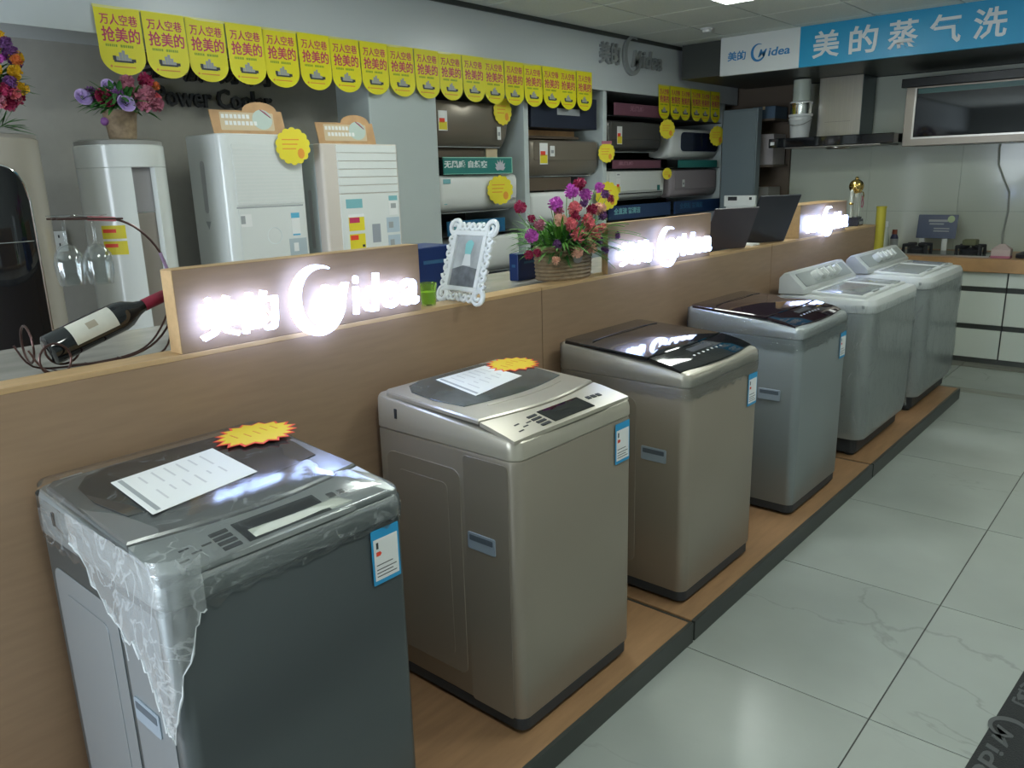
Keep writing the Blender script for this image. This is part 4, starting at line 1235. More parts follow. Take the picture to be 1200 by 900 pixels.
# gas hobs
def hob(x, y, lb):
    t = thing('gas_hob', lb, 'hob', (x, y, .9025), group='gas hobs on the worktop')
    obj('glass_plate', G().box(0, .78, 0, .38, 0, .012, b=.003), mat('hob_edge', (.10, .11, .11), .15) if 'hob_edge' not in MATS else MATS['hob_edge'], t)
    obj('steel_rim', G().box(-.004, .784, -.006, 0, .0, .010), steel, t)
    for cx in (.17, .60):
        obj('burner', G().lathe([(.08, .012), (.085, .035), (.07, .055), (.03, .062)], 20), black_pl, t, 30, Matrix.Translation((cx, .2, 0)))
        for k in range(4):
            a = pi / 4 + k * pi / 2
            obj('pan_support', G().tube([(cx + .13 * cos(a), .2 + .13 * sin(a), .012), (cx + .13 * cos(a), .2 + .13 * sin(a), .072), (cx + .03 * cos(a), .2 + .03 * sin(a), .078)], .017, 6), black_pl, t)
    return t
hob(-2.14, 7.70, 'black two burner gas hob on the worktop behind the last washer')
t = thing('packet', 'dull green packet lying on the right burner of the gas hob', 'packet', (-1.60, 7.84, .9845))
obj('packet', G().box(0, .11, 0, .12, 0, .05, b=.008), mat('dull_green', (.13, .14, .07), .5), t)
# sign stand
t = thing('price_stand', 'dark blue information plate on a small white stand on the worktop', 'sign', (-2.045, 8.12, .9025))
F = frame_M((0, 0, .115), (1, 0, 0), (.04, .18, 1))
obj('plate', G().prism(rr(0, .33, 0, .215, .006), 0, .006, M=F), navy if 0 else mat('plate_blue', (.035, .055, .12), .3), t)
g = G()
for (a, b, c, d) in ((.09, .25, .150, .170), (.10, .22, .125, .137), (.14, .27, .085, .095), (.14, .27, .062, .072)): g.box(a, b, c, d, .006, .0068, M=F)
obj('printed_lines', g, grey_pic, t)
obj('fruit_picture', G().prism([(.275 + .03 * cos(a), .175 + .032 * sin(a)) for a in [i * pi / 7 for i in range(14)]], .006, .007, M=F), mat('lime_print', (.42, .52, .30), .5), t)
for a in (.03, .22): obj('foot_post', G().box(a, a + .045, .0, .02, 0, .13), white_pl, t)
# bottles
t = thing('spray_bottle', 'dark bottle with a red brown cap between the yellow tube and the hob', 'bottle', (-2.13, 7.74, .917))
obj('bottle', G().lathe([(.03, 0), (.033, .01), (.033, .13), (.02, .16)], 20), mat('bottle_navy', (.04, .04, .10), .3), t, 40)
obj('label', G().lathe([(.0336, .03), (.0336, .12)], 20, caps=(False, False)), grey_pic, t, 40)
obj('cap', G().lathe([(.02, .16), (.022, .165), (.020, .20)], 16), mat('cap_red_brown', (.30, .08, .04), .4), t, 40)
t = thing('clear_bottle', 'clear tall bottle with a white cap beside the yellow tube', 'bottle', (-2.22, 7.80, .917))
obj('bottle', G().lathe([(.03, 0), (.032, .01), (.03, .12), (.015, .20), (.012, .22)], 20), mat('pale_bottle', (.62, .68, .60), .25), t, 40)
obj('cap', G().lathe([(.016, .22), (.016, .27)], 14), white_gloss, t, 40)
# yellow tube
t = thing('yellow_tube', 'yellow upright tube leaning at the end of the wooden counter', 'tube', (-2.175, 7.45, 0), (0, 0, 0))
obj('tube', G().lathe([(.04, 0), (.04, 1.32)], 22), yel_tube, t, 40)
obj('rim', G().lathe([(.043, 1.32), (.043, 1.335), (.035, 1.335)], 22), yel_tube, t, 40)
# red white box + dark items at the right
t = thing('gift_box', 'small white and red box with a folded top on the worktop', 'box', (-1.34, 7.66, .9025))
obj('box', G().box(0, .14, 0, .10, 0, .075, b=.003), mat('pale_pink_card', (.50, .40, .37), .6), t)
obj('red_band', G().box(-.001, .141, -.001, .101, 0, .02), f_rose, t)
obj('folded_top', G().loft([[(0, 0, .075), (.14, 0, .075), (.14, .1, .075), (0, .1, .075)], [(.05, .045, .115), (.09, .045, .115), (.09, .055, .115), (.05, .055, .115)]]), MATS['pale_pink_card'], t)
t = thing('stove_part', 'dark round cooker part at the right end of the worktop', 'cooker', (-1.06, 7.80, .9025))
obj('base', G().lathe([(.12, 0), (.12, .03), (.08, .05)], 24), black_pl, t, 30)
obj('crown', G().lathe([(.06, .05), (.07, .09), (.04, .10)], 20), mat('brass_dull', (.22, .14, .07), .4, metal=.6), t, 30)
# power cable down the wall
t = thing('power_cable', 'grey power cable hanging down the tiled wall from the oven', 'cable', (0, 0, 0))
pts = [(-1.495, 8.36, 1.835), (-1.50, 8.36, 1.80), (-1.49, 8.36, 1.66), (-1.43, 8.36, 1.52), (-1.38, 8.36, 1.42), (-1.37, 8.36, 1.25), (-1.39, 8.36, 1.05), (-1.38, 8.36, .905)]
obj('cable', G().tube(pts, .008, 7), mat('cable_grey', (.33, .35, .31), .5), t, 50)

# range hood
t = thing('range_hood', 'steel range hood with square chimney and flat black glass plate on the tiled wall', 'range hood', (-3.215, 7.75, 1.875))
obj('plate', G().box(-.15, 1.0, 0, .60, 0, .085, b=.004), black_gl, t)
obj('under_plate', G().box(.0, .88, .04, .58, -.012, 0, b=.002), steel, t)
obj('light', G().lathe([(.10, -.03), (.11, -.018), (.11, -.012)], 20), steel, t, 30, Matrix.Translation((.42, .28, 0)))
obj('chimney', G().box(.22, .62, .25, .61, .085, .625, b=.003), steel, t)
obj('chimney_side', G().box(.6205, .625, .25, .61, .087, .623), steel_dk, t)
obj('logo_sticker', G().box(.0, .04, -.001, .0, .025, .055, M=Matrix.Translation((-.13, 0, 0))), paper, t)
obj('chimney_seam', G().box(.29, .53, .248, .25, .22, .222), steel_dk, t)
# white bucket and steel tin on the hood plate
t = thing('bucket', 'white plastic bucket standing on the hood plate', 'bucket', (-3.11, 7.87, 1.9605))
obj('bucket', G().lathe([(.085, 0), (.10, .16), (.105, .165), (.105, .18), (.098, .18), (.10, .19), (.11, .195), (.11, .215)], 28), white_pl, t, 40)
obj('bail', G().tube([(.112 * cos(a), .112 * sin(a) - .0, .17 - .06 * abs(sin(a))) for a in [pi + pi * i / 10 for i in range(11)]], .003, 6), steel, t)
t = thing('steel_tin', 'shiny steel tin stacked on top of the white bucket', 'tin', (-3.11, 7.87, 2.1765))
obj('tin', G().lathe([(.095, 0), (.095, .085), (.10, .09), (.10, .10)], 28), chrome, t, 40)
obj('lid', G().lathe([(.102, .10), (.102, .112), (.09, .12)], 28), white_pl, t, 40)
t = thing('duct_elbow', 'pale duct elbow above the bucket, left of the hood chimney', 'duct', (-3.11, 7.87, 2.2975))
obj('duct', G().lathe([(.08, 0), (.082, .02), (.08, .04), (.082, .06), (.08, .08), (.082, .10), (.08, .19)], 24), MATS['pale_bottle'], t, 40)

# wall oven / display hood on the right
t = thing('display_oven', 'large framed black glass cooker hood display fixed high on the tiled wall', 'cooker hood', M=FY(-2.20, 7.95, 1.84))
obj('back_box', G().box(0, 1.10, 0, .50, -.42, -.02, b=.004), steel, t)
obj('frame', G().box(0, 1.10, 0, .50, -.02, 0, b=.004), mat('steel_bronze', (.23, .205, .17), .35, metal=.7), t)
obj('glass', G().box(.09, .95, .075, .485, 0, .006, b=.002), black_gl, t)
fr_ = G()
for a in ((.075, .965, .060, .075), (.95, .965, .075, .49), (.075, .09, .075, .49)): fr_.box(*a, 0, .012)
obj('inner_frame', fr_, steel, t)
obj('top_bar', G().box(-.04, 1.14, .50, .575, -.43, .02, b=.004), mat('smoked_bar', (.012, .013, .014), .22), t)
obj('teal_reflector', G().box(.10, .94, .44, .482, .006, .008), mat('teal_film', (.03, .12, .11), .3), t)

# ================================================================== THINGS ON THE COUNTER
CT = 1.2255; CTP = 1.2455
# wire wine rack
t = thing('wine_rack', 'wrought iron wine rack with a tall curved arm for hanging glasses', 'rack', (-2.06, .80, CT))
def P(x, y, z): return (x + 2.06, y - .80, z - CT)
arm = [(-2.02, .70, 1.245), (-2.02, .80, 1.238), (-2.03, .90, 1.255), (-2.04, .965, 1.31), (-2.04, .985, 1.40), (-2.04, .965, 1.49), (-2.04, .92, 1.55), (-2.04, .865, 1.580), (-2.04, .80, 1.586), (-2.04, .72, 1.588)]
def smooth(pts, k=4):
    P_ = [Vector(p) for p in pts]; o = []
    for i in range(len(P_) - 1):
        p0 = P_[max(i - 1, 0)]; p1 = P_[i]; p2 = P_[i + 1]; p3 = P_[min(i + 2, len(P_) - 1)]
        for s in range(k):
            u = s / k
            o.append(tuple(.5 * ((2 * p1) + (-p0 + p2) * u + (2 * p0 - 5 * p1 + 4 * p2 - p3) * u * u + (-p0 + 3 * p1 - 3 * p2 + p3) * u ** 3)))
    o.append(tuple(P_[-1])); return o
obj('arm', G().tube(smooth([P(*p) for p in arm]), .0030, 7), iron, t, 50)
obj('pink_tape', G().tube(smooth([P(*p) for p in arm[7:9]]), .0055, 8), rib_red, t, 50)
obj('pink_wrap', G().tube(smooth([P(*p) for p in arm[3:6]]), .0045, 8), mat('mauve_wrap', (.33, .22, .36), .4), t, 50)
def ring(cx, cy, cz, r, ax, n=24, rz=None):
    rz = rz or r
    return [P(cx + (r * cos(a) if ax == 'x' else 0), cy + (r * cos(a) if ax == 'y' else 0), cz + rz * sin(a)) for a in [2 * pi * i / n for i in range(n)]]
obj('ring', G().tube(ring(-2.08, .635, 1.30, .037, 'x', rz=.045), .0028, 6, closed=True), iron, t, 50)
obj('ring', G().tube(ring(-2.05, .70, 1.285, .040, 'y', rz=.040), .0028, 6, closed=True), iron, t, 50)
obj('ring', G().tube(ring(-1.99, .66, 1.27, .034, 'y', rz=.038), .0028, 6, closed=True), iron, t, 50)
for dx in (-.045, .05):
    obj('base_wire', G().tube(smooth([P(-2.05 + dx, .61, 1.30), P(-2.04 + dx, .64, 1.245), P(-2.04 + dx, .72, 1.230), P(-2.04 + dx, .85, 1.230), P(-2.04 + dx, .92, 1.25), P(-2.04 + dx * .5, .955, 1.30), P(-2.04, .975, 1.36)]), .0026, 6), iron, t, 50)
for y in (.68, .76, .84):
    obj('cross_wire', G().tube([P(-2.09, y, 1.231), P(-1.99, y, 1.231)], .0024, 6), iron, t)
for dx in (-.03, .03):
    obj('glass_rail', G().tube([P(-2.04 + dx, .87, 1.582), P(-2.04 + dx, .72, 1.588)], .0024, 6), iron, t)
obj('rail_bar', G().tube([P(-2.07, .80, 1.586), P(-2.01, .80, 1.586)], .0024, 6), iron, t)
# hanging wine glasses
gp = [(.033, .0), (.034, .002), (.008, .006), (.004, .012), (.0035, .06), (.005, .066), (.018, .074), (.030, .092), (.034, .115), (.032, .14), (.027, .165),
      (.0255, .165), (.0305, .14), (.0325, .115), (.0285, .094), (.017, .077), (.003, .070)]
glass0 = G().lathe(gp, 28)
def wine_glass(x, y, z, lb):
    t = thing('wine_glass', lb, 'glass', (x, y, z), (pi, 0, 0), group='hanging wine glasses')
    obj('glass', glass0, glass, t, 50)
wine_glass(-2.045, .745, 1.596, 'clear wine glass hanging upside down, left one on the wine rack')
wine_glass(-2.035, .808, 1.594, 'clear wine glass hanging upside down, right one nearest the pink tape')
# wine bottle lying tilted
B0 = Vector((-2.045, .665, 1.283)); B1 = Vector((-2.045, .960, 1.378))
d = (B1 - B0).normalized()
Mb = Matrix.Translation(B0) @ d.to_track_quat('Z', 'Y').to_matrix().to_4x4()
t = thing('wine_bottle', 'dark wine bottle with cream label lying tilted in the iron rack', 'bottle', M=Mb)
obj('bottle', G().lathe([(.030, 0), (.037, .004), (.038, .012), (.038, .185), (.034, .205), (.020, .232), (.0145, .25), (.0145, .31)], 32), bottle_g, t, 45)
def wrap(r, a0, a1, z0, z1, n=14):
    v = []; f = []
    for i in range(n + 1):
        a = radians(a0 + (a1 - a0) * i / n); v += [(r * cos(a), r * sin(a), z0), (r * cos(a), r * sin(a), z1)]
    for i in range(n): f.append((2 * i, 2 * i + 2, 2 * i + 3, 2 * i + 1))
    return G().add(v, f)
inv = Mb.inverted().to_3x3()
front = inv @ Vector((1, -.2, .75)); fa = math.degrees(math.atan2(front.y, front.x))
obj('label', wrap(.0386, fa - 42, fa + 50, .055, .165), bottle_lab, t, 45)
obj('back_label', wrap(.0386, fa - 112, fa - 62, .050, .160), bottle_lab2, t, 45)
obj('label_crest', wrap(.0389, fa - 10, fa + 16, .095, .12, 5), mat('crest_brown', (.33, .29, .22), .6), t, 45)
obj('foil', G().lathe([(.0155, .252), (.0155, .312), (.014, .314)], 20), wine_red, t, 45)

# green glass
t = thing('green_glass', 'small lime green glass tumbler between light sign and photo frame', 'glass', (-1.955, 1.82, CTP))
obj('tumbler', G().lathe([(.024, 0), (.030, .075), (.0285, .075), (.0225, .005)], 20), glass_green, t, 40)
obj('wax', G().lathe([(.022, .006), (.0255, .045)], 18), mat('lime_wax', (.45, .66, .10), .4), t, 40)

# ornate photo frame facing -y, leaning back
BL = Vector((-2.040, 1.945, CTP)); right = Vector((.205, -.02, 0)).normalized(); up = Vector((0, .33, 1)).normalized()
t = thing('photo_frame', 'ornate white photo frame with scroll border leaning back at the counter edge', 'picture frame', M=frame_M(BL, right, up))
W, H = .232, .280
def ring_frame(x0, x1, y0, y1, t_, z0, z1, b=.002):
    g = G()
    g.box(x0, x1, y0, y0 + t_, z0, z1, b=b); g.box(x0, x1, y1 - t_, y1, z0, z1, b=b)
    g.box(x0, x0 + t_, y0 + t_, y1 - t_, z0, z1, b=b); g.box(x1 - t_, x1, y0 + t_, y1 - t_, z0, z1, b=b); return g
obj('inner_frame', ring_frame(.030, W - .030, .034, H - .034, .017, -.004, .012), white_frame, t)
g = G()
def scroll(cx, cy, r, a0, turns, dirn, n=16):
    return [(cx + r * (1 - .75 * i / n) * cos(a0 + dirn * turns * 2 * pi * i / n), cy + r * (1 - .75 * i / n) * sin(a0 + dirn * turns * 2 * pi * i / n), .002) for i in range(n + 1)]
for (cx, cy, sx, sy) in ((.022, .022, 1, 1), (W - .022, .022, -1, 1), (.022, H - .022, 1, -1), (W - .022, H - .022, -1, -1)):
    g.tube(scroll(cx, cy, .026, math.atan2(-sy, -sx), 1.1, 1), [.0085 - .0002 * i for i in range(17)], 7)
    g.tube([(cx + .026 * cos(a), cy + .026 * sin(a), 0) for a in [2 * pi * i / 16 for i in range(16)]], .0075, 6, closed=True)
    obj('corner_scroll', g, white_frame, t, 60); g = G()
for side, n in (('b', 5), ('t', 5), ('l', 7), ('r', 7)):
    g = G()
    for k in range(n):
        if side in 'bt':
            c = (.05 + (W - .10) * (k + .5) / n, .016 if side == 'b' else H - .016)
        else: c = (.016 if side == 'l' else W - .016, .05 + (H - .10) * (k + .5) / n)
        g.tube(scroll(c[0], c[1], .0155, (k % 2) * pi, 1.0, 1 if k % 2 else -1, 12), [.0082 - .0002 * i for i in range(13)], 6)
    tag(obj('scroll_border', g, white_frame, t, 60), None, None, kind='stuff')
obj('backing', G().box(.038, W - .038, .042, H - .042, -.006, -.002), white_pl, t)
obj('photograph', G().box(.044, W - .044, .048, H - .048, -.002, .0), skin_pic, t)
F0 = Matrix.Translation((0, 0, .0002))
ph = [o for o in COL.objects if o.parent == t and o.name.startswith('photograph')][0]
obj('figure_top', G().prism([(.085, .165), (.115, .165), (.122, .205), (.108, .215), (.092, .213), (.080, .200)], 0, .0006, M=F0 @ Matrix.Translation((.012, 0, 0))), pic_mint, ph)
obj('figure_skirt', G().prism([(.080, .125), (.125, .125), (.115, .166), (.086, .166)], 0, .0006, M=F0 @ Matrix.Translation((.012, 0, 0))), paper, ph)
obj('dark_ground', G().prism([(.045, .049), (W - .045, .049), (W - .045, .115), (.10, .125), (.045, .11)], 0, .0005, M=F0), pic_dark, ph)
obj('strut', G().box(.09, .11, .03, .17, -.05, -.045), white_frame, t)

# flowers -----------------------------------------------------------
def blossom_g(r, n=42, seed=0):
    """pompon of many small petals"""
    rnd = random.Random(seed); g = G()
    g.ball((0, 0, 0), r * .62, 8, 5)
    for i in range(n):
        z = 1 - 2 * (i + .5) / n; a = i * 2.399963
        q = math.sqrt(max(0, 1 - z * z)); dv = Vector((q * cos(a), q * sin(a), z))
        sd = dv.orthogonal().normalized(); s2 = dv.cross(sd); an = rnd.uniform(0, pi)
        u = sd * cos(an) + s2 * sin(an)
        L = r * rnd.uniform(.85, 1.08); b = r * .24
        p = [dv * r * .5 - u * b * .6, dv * r * .5 + u * b * .6, dv * L + u * b, dv * (L * 1.04), dv * L - u * b]
        g.add([tuple(k) for k in p], [(0, 1, 2, 3, 4)])
    return g
def rose_g(r, seed=0):
    g = G(); rnd = random.Random(seed)
    for lay in range(4):
        n = 3 + lay
        for k in range(n):
            a = 2 * pi * k / n + lay * .7; rr_ = r * (.25 + .25 * lay)
            pts = []
            rings = []
            for j in range(4):
                t_ = j / 3; rad = rr_ * (.45 + .6 * t_); z = r * (.7 - .18 * lay) * t_ - r * .25
                rings.append([(rad * cos(a + da), rad * sin(a + da), z - .1 * r * abs(da)) for da in (-.62, -.3, 0, .3, .62)])
            g.loft(rings, caps=(False, False), closed=False)
    return g
BL_G = blossom_g(1., 46, 1); RO_G = rose_g(1., 2)
MESHC = {}
def put_blossom(parent, p, r, m, kind='b', rot=None, name='blossom'):
    k = (kind, m.name)
    if k not in MESHC:
        o = obj(name, BL_G if kind == 'b' else RO_G, m, parent, 30); MESHC[k] = o.data
    else:
        o = bpy.data.objects.new(name, MESHC[k]); COL.objects.link(o); o.parent = parent
    o.location = p; o.scale = (r, r, r)
    o.rotation_euler = rot or (random.uniform(-.5, .5), random.uniform(-.2, 1.1), random.uniform(0, 6.28))
    return o
def foliage(base, n, L, spread, seed, ln=.10, wd=.010, droop=.5, dirs=None):
    rnd = random.Random(seed); g = G()
    for i in range(n):
        a = rnd.uniform(0, 2 * pi); e = rnd.uniform(-.15, 1.25)
        if dirs: a = rnd.choice(dirs) + rnd.uniform(-.5, .5)
        dv = Vector((cos(a) * cos(e), sin(a) * cos(e), sin(e)))
        b = Vector(base) + Vector((cos(a), sin(a), 0)) * spread * rnd.random() + Vector((0, 0, rnd.uniform(0, spread * .6)))
        l = L * rnd.uniform(.6, 1.1); sd = dv.cross(Vector((0, 0, 1)))
        sd = sd.normalized() if sd.length > .05 else Vector((1, 0, 0))
        pts = []
        for j in range(5):
            t_ = j / 4; c = b + dv * l * t_ - Vector((0, 0, 1)) * droop * l * t_ * t_ * .5
            pts.append((c, wd * sin(pi * min(.97, .12 + .85 * t_))))
        v = []; f = []
        for c, q in pts: v += [tuple(c - sd * q), tuple(c + Vector((0, 0, q * .35))), tuple(c + sd * q)]
        for j in range(4):
            f.append((3 * j, 3 * j + 1, 3 * j + 4, 3 * j + 3)); f.append((3 * j + 1, 3 * j + 2, 3 * j + 5, 3 * j + 4))
        g.add(v, f)
    return g
def fern(base, dirv, L, n, wd, seed):
    """one arching fern frond with fine leaflets"""
    g = G(); b = Vector(base); dv = Vector(dirv).normalized(); sd = dv.cross(Vector((0, 0, 1))).normalized()
    P_ = [b + dv * L * t_ - Vector((0, 0, 1)) * L * .45 * t_ * t_ for t_ in [i / n for i in range(n + 1)]]
    g.tube([tuple(p) for p in P_], .0014, 4)
    for i in range(1, n):
        for s in (-1, 1):
            q = wd * sin(pi * (.1 + .85 * i / n)); p = P_[i]
            tip = p + sd * s * q + (P_[i + 1 if i < n else i] - P_[i - 1]).normalized() * q * .5
            o_ = (P_[i + 1] - P_[i]) * .45
            g.add([tuple(p - o_ * .3), tuple(p + o_), tuple(tip)], [(0, 1, 2)])
    return g
# wicker basket with flowers
bx, by = -2.01, 2.645
t = thing('flower_basket', 'low wicker basket of pink, cream and purple artificial flowers with ferns', 'flowers', (bx, by, CTP))
g = G()
for k in range(9):
    z = .008 + .0155 * k; rx = .082 + .0009 * k; ry = .142 + .001 * k
    g.tube([(rx * cos(a) * (1 + .015 * (-1) ** i), ry * sin(a) * (1 + .015 * (-1) ** i), z) for i, a in enumerate([2 * pi * i / 40 for i in range(40)])], .0082, 6, closed=True)
wv = obj('wicker_weave', g, wicker, t, 50); wv['kind'] = 'stuff'
obj('basket_wall', G().lathe([(.96, 0), (1, .13)], 36, M=Matrix.Diagonal((.078, .138, 1, 1)), caps=(True, False)), wicker, t, 50)
obj('basket_badge', G().prism([(.03 * cos(a), .018 * sin(a)) for a in [2 * pi * i / 16 for i in range(16)]], 0, .004, M=FX(.093, -.03, .085)), carton, t)
tag(obj('foliage', foliage((0, 0, .10), 300, .12, .13, 5, wd=.0055), leaf, t), None, None, kind='stuff')
tag(obj('foliage_light', foliage((0, -.03, .12), 260, .11, .14, 6, wd=.005), leaf2, t), None, None, kind='stuff')
for k, (dv, L) in enumerate((((1.0, .75, .9), .34), ((1.0, .85, .55), .36), ((.9, .9, .25), .33), ((1.1, .5, .35), .27), ((.8, 1, .75), .37), ((.9, .9, 1.3), .33), ((1.1, .6, 1.3), .30), ((.3, .9, 1.6), .26), ((.5, .7, 2.2), .25), ((.2, 1, 1.1), .28), ((.6, .9, .3), .25), ((.7, .5, .7), .22), ((.5, 1, .0), .24), ((.9, .6, -.1), .17), ((.8, -.1, .5), .17), ((.2, 1, .9), .26), ((.4, 1, .5), .28), ((.1, 1, .2), .27), ((.8, .8, .4), .20), ((.3, 1, 1.5), .22), ((-.2, 1, .8), .24), ((.5, .6, 1.2), .20), ((.6, 1.1, .05), .22), ((.3, -1, .6), .17), ((.5, -.9, .2), .16), ((.9, .3, .1), .15), ((.9, -.4, .0), .14))):
    o = obj('fern_frond', fern((0, .08 if dv[1] > 0 else -.06, .12), dv, L, 30, .036, k), leaf2 if k < 7 or k % 2 else leaf, t)
# blossoms: (dy, dz, dx, r, material)
FL = [(.0, .17, .09, .02, f_cream), (.09, .15, .09, .02, f_vio), (-.10, .28, .03, .02, f_rose), (-.03, .255, .06, .019, f_red), (.11, .20, .09, .018, f_pink), (-.21, .23, .02, .02, f_rose), (-.16, .09, .06, .016, f_cream), (.12, .11, .10, .016, f_vio), (-.12, .305, .03, .026, f_mag), (.0, .352, .02, .026, f_mag), (.08, .378, .0, .024, f_red), (.10, .335, .02, .024, f_mag), (.255, .360, -.02, .020, f_mag), (.30, .330, -.02, .018, f_vio), (.34, .31, -.02, .016, f_red),
      (-.02, .285, .05, .025, f_pink), (-.13, .245, .06, .023, f_cream), (-.075, .225, .07, .025, f_pink), (-.045, .18, .085, .026, f_pink), (.03, .235, .08, .024, f_pink), (.045, .195, .085, .026, f_pink),
      (.055, .175, .10, .020, f_pink), (.155, .275, .05, .025, f_cream), (.10, .275, .05, .021, f_red), (-.075, .115, .10, .022, f_cream), (.02, .130, .10, .025, f_cream), (.045, .235, .07, .018, f_pink),
      (-.26, .19, .02, .024, f_mag), (-.28, .12, .02, .017, f_red), (-.20, .12, .0, .015, f_red), (-.30, .30, .0, .022, f_red), (-.235, .255, .0, .014, f_red), (-.02, .17, .03, .017, f_vio), (.16, .245, .06, .018, f_vio), (.23, .16, .08, .018, f_vio), (-.14, .15, .05, .017, f_vio), (.07, .30, .03, .015, f_vio)]
stems = G()
for (dy, dz, dx, r, m) in FL:
    put_blossom(t, (dx + .025, dy, dz), r * 1.15, m)
    stems.tube(smooth([(dx * .4, dy * .35, .10), (dx * .8, dy * .75, .10 + (dz - .1) * .6), (dx, dy, dz - r * .4)], 3), .0016, 5)
tag(obj('stems', stems, leaf2, t), None, None, kind='stuff')

# flower pot on the white cylinder
t = thing('potted_flowers', 'wicker pot of lilac and rose artificial flowers on the white cylindrical unit', 'flowers', (-3.80, 1.70, 1.8695))
g = G().lathe([(.055, 0), (.058, .01), (.070, .11), (.075, .115), (.075, .125), (.065, .125)], 26)
obj('pot', g, wicker, t, 40)
tag(obj('foliage', foliage((0, 0, .13), 190, .115, .10, 12, wd=.011, droop=.7, dirs=(-1.6, -1.2, .0, 1.6, -.6)), leaf, t), None, None, kind='stuff')
obj('hanging_bud', G().ball((.10, -.115, .07), .018, 8, 6), f_vio, t, 50)
for (dy, dz, dx, r, m, k) in ((-.17, .215, .06, .035, f_lilac, 'r'), (-.02, .19, .13, .038, f_lilac, 'r'), (-.055, .27, .06, .033, f_lilac, 'r'), (-.09, .215, .09, .042, f_red, 'r'), (.02, .255, .06, .036, f_rose, 'b'), (.07, .225, .10, .038, f_rose, 'b'), (.11, .25, .06, .036, f_rose, 'b'),
                              (.13, .19, .09, .034, f_rose, 'b'), (.06, .185, .12, .032, f_rose, 'b'), (.15, .225, .05, .028, f_pink, 'b'), (.04, .30, .02, .034, f_rose, 'b'), (.13, .315, .02, .034, f_red, 'b'), (.17, .29, .03, .02, f_org, 'b'), (-.13, .235, .03, .03, f_vio, 'b'), (-.04, .225, .09, .03, f_vio, 'b')):
    put_blossom(t, (dx, dy, .9 * dz - .02), r, m, k, rot=(0, radians(70), 0) if k == 'r' else None)
# bouquet on the beige unit
t = thing('potted_flowers', 'tall colourful bouquet with yellow blossoms on the beige unit at the left edge', 'flowers', (-3.78, 1.11, 1.877))
obj('pot', G().lathe([(.075, 0), (.07, .012), (.085, .07), (.09, .08)], 24), wicker, t, 40)
tag(obj('foliage', foliage((0, 0, .16), 260, .17, .10, 14, wd=.011, droop=.4), leaf, t), None, None, kind='stuff')
tag(obj('pot_leaves', foliage((.05, .06, .02), 14, .10, .04, 15, wd=.009, dirs=(1.4,), droop=.2), leaf, t), None, None, kind='stuff')
rnd = random.Random(9)
for i in range(78):
    a = rnd.uniform(-1.7, 1.9); e = rnd.uniform(-.75, 1.35); R_ = .195
    z = .24 + R_ * sin(e) * .95; p = (R_ * cos(e) * cos(a), R_ * cos(e) * sin(a), z)
    m = rnd.choice([f_pink, f_pink, f_red, f_rose] if z < .17 else [f_yel, f_vio, f_mag, f_org, f_vio, f_rose, f_vio, f_yel])
    put_blossom(t, p, rnd.uniform(.018, .030), m)

# laptops with the lids leaning towards the aisle
def laptop(BLc, lb, w_=.31, h_=.30, m_=(.022, .023, .032)):
    r = Vector((.115, .27, 0)).normalized(); up = Vector((.125, -.03, .292)).normalized()
    M = frame_M(BLc, r, up)
    t = thing('laptop', lb, 'laptop', M=M)
    obj('lid', G().box(0, w_, .003, h_, -.004, .004, b=.002), mat('laptop_lid', m_, .3), t)
    Mi = M.inverted()
    def wl(p): return tuple(Mi @ (Vector(BLc) + Vector(p)))
    n = Vector((0, 0, 1)).cross(r); 
    q = [Vector((0, 0, .002)), r * w_ + Vector((0, 0, .002)), r * w_ + n * .22 + Vector((0, 0, .002)), n * .22 + Vector((0, 0, .002))]
    v = [wl(p) for p in q] + [wl(p + Vector((0, 0, .016))) for p in q]
    MATS.setdefault('laptop_dark', MATS['black_plastic'])
    obj('keyboard_base', G().add(v, [(3, 2, 1, 0), (4, 5, 6, 7), (0, 1, 5, 4), (1, 2, 6, 5), (2, 3, 7, 6), (3, 0, 4, 7)]), MATS['laptop_dark'], t)
    obj('hinge', G().tube([wl(Vector((0, 0, .008)) + r * .03), wl(Vector((0, 0, .008)) + r * (w_ - .03))], .006, 8), black_pl, t, 40)
    return t
laptop((-2.035, 4.41, CTP), 'larger dark laptop with its lid leaning towards the aisle, nearest the far light sign')
laptop((-2.05, 3.93, CTP), 'smaller dark laptop leaning towards the aisle beside the middle light sign', .30, .245, (.060, .048, .058))  # lid colour includes a purplish brown reflection
t = thing('paper_note', 'small white paper piece between the two laptops', 'paper', (-2.03, 4.30, CTP))
obj('paper', G().box(0, .10, 0, .10, 0, .012, b=.002), paper, t)
t = thing('small_holder', 'pale small holder between the larger laptop and the far light sign', 'holder', (-2.03, 4.80, CTP))
obj('holder', G().lathe([(.045, 0), (.045, .006), (.012, .012), (.022, .10), (.02, .10)], 18), mat('cream_pl', (.66, .62, .48), .4), t, 40)

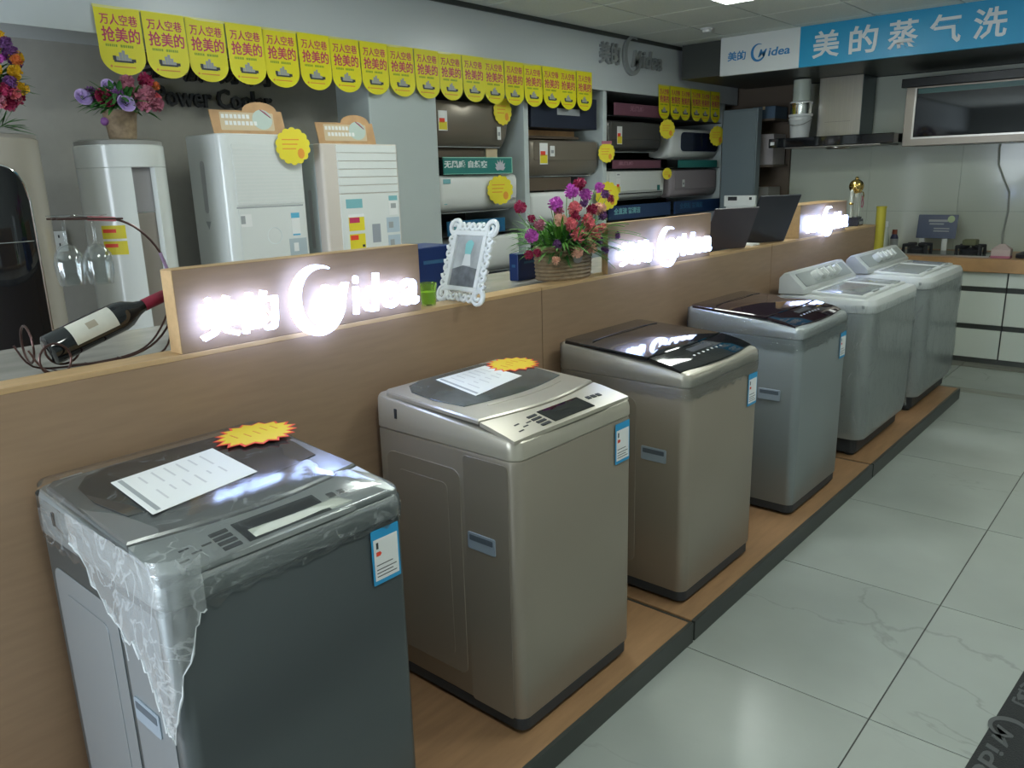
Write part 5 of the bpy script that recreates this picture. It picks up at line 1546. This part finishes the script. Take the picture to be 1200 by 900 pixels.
# trophy
t = thing('trophy', 'gold and crystal trophy with a ball on top at the end of the counter', 'trophy', (-2.0, 6.20, CTP))
obj('base', G().box(-.05, .05, -.06, .06, 0, .05, b=.004), mat('trophy_base', (.04, .04, .06), .25), t)
obj('base_step', G().box(-.04, .04, -.05, .05, .05, .065, b=.003), MATS['trophy_base'], t)
obj('base_plate', G().box(.052, .054, -.035, .035, .012, .032), silver_l, t)
for k, (dx, dy) in enumerate(((.02, -.03), (-.02, 0), (.02, .03))):
    obj('crystal_post', G().box(dx - .010, dx + .010, dy - .013, dy + .013, .065, .235, b=.003), mat('crystal', (.62, .64, .58), .08, metal=.35) if 'crystal' not in MATS else MATS['crystal'], t)
obj('ball', G().ball((0, 0, .285), .052, 24, 14), gold, t, 60)
obj('ball_tip', G().lathe([(.012, .335), (.014, .345), (.004, .355)], 12), gold, t, 40)
obj('side_figure', G().lathe([(.012, .065), (.008, .10), (.010, .15), (.016, .19), (.010, .22), (.014, .25), (.004, .265)], 12, M=Matrix.Translation((.0, -.085, 0))), MATS['crystal'], t, 40)
obj('side_figure_gold', G().lathe([(.012, .155), (.016, .165), (.010, .175)], 12, M=Matrix.Translation((.0, -.085, 0))), gold, t, 40)
obj('ribbon_loop', G().tube(smooth([(.01, .05, .25), (.02, .085, .20), (.02, .075, .15), (.02, .10, .13), (.02, .12, .16), (.02, .09, .21)], 4), .004, 6), f_rose, t, 40)
obj('ribbon_loop', G().tube(smooth([(.01, .05, .24), (.02, .10, .24), (.02, .115, .20), (.02, .085, .18)], 4), .004, 6), gold, t, 40)

# cartons and papers behind the counter, on the worktop
def navy_box(x, y, w_, d_, h_, lb, m=navy):
    t = thing('carton', lb, 'box', (x, y, CT), group='boxes on the worktop behind the counter')
    obj('box', G().box(0, w_, 0, d_, 0, h_, b=.003), m, t)
    obj('print_line', G().box(d_ * .2, d_ * .7, h_ * .62, h_ * .70, 0, .0006, M=FX(w_ + .0002, 0, 0)), MATS['dim_blue_print'], t)
    obj('label', G().box(w_ * .3, w_ * .7, h_ * .5, h_ * .6, 0, .0006, M=FY(0, -.0002, 0)), MATS['dim_blue_print'], t)
    return t

navy_box(-2.48, 2.08, .18, .22, .175, 'navy blue box behind the green glass and the photo frame')
navy_box(-2.25, 2.575, .05, .20, .115, 'navy blue box between the photo frame and the flower basket')
# ================================================================== DOOR MAT
t = thing('floor_mat', 'black floor mat with grey lettering and ring mark at the bottom right corner', 'mat', M=frame_M((-.350, 1.55, .0005), (.076, 1, 0), (-1, .076, 0)))
obj('mat', G().prism(rr(-1.0, 3.3, -.9, 0, .02), 0, .010, bev=.002), mat_black, t)
g = brand_g(G(), .0, .78, .0, .075, None, ex=.0008, bold=.02)
g.v = [(1.30 - a * .9, -.012 - b * .8, c + .0102) for a, b, c in g.v]
obj('lettering', g, mat_letter, t)
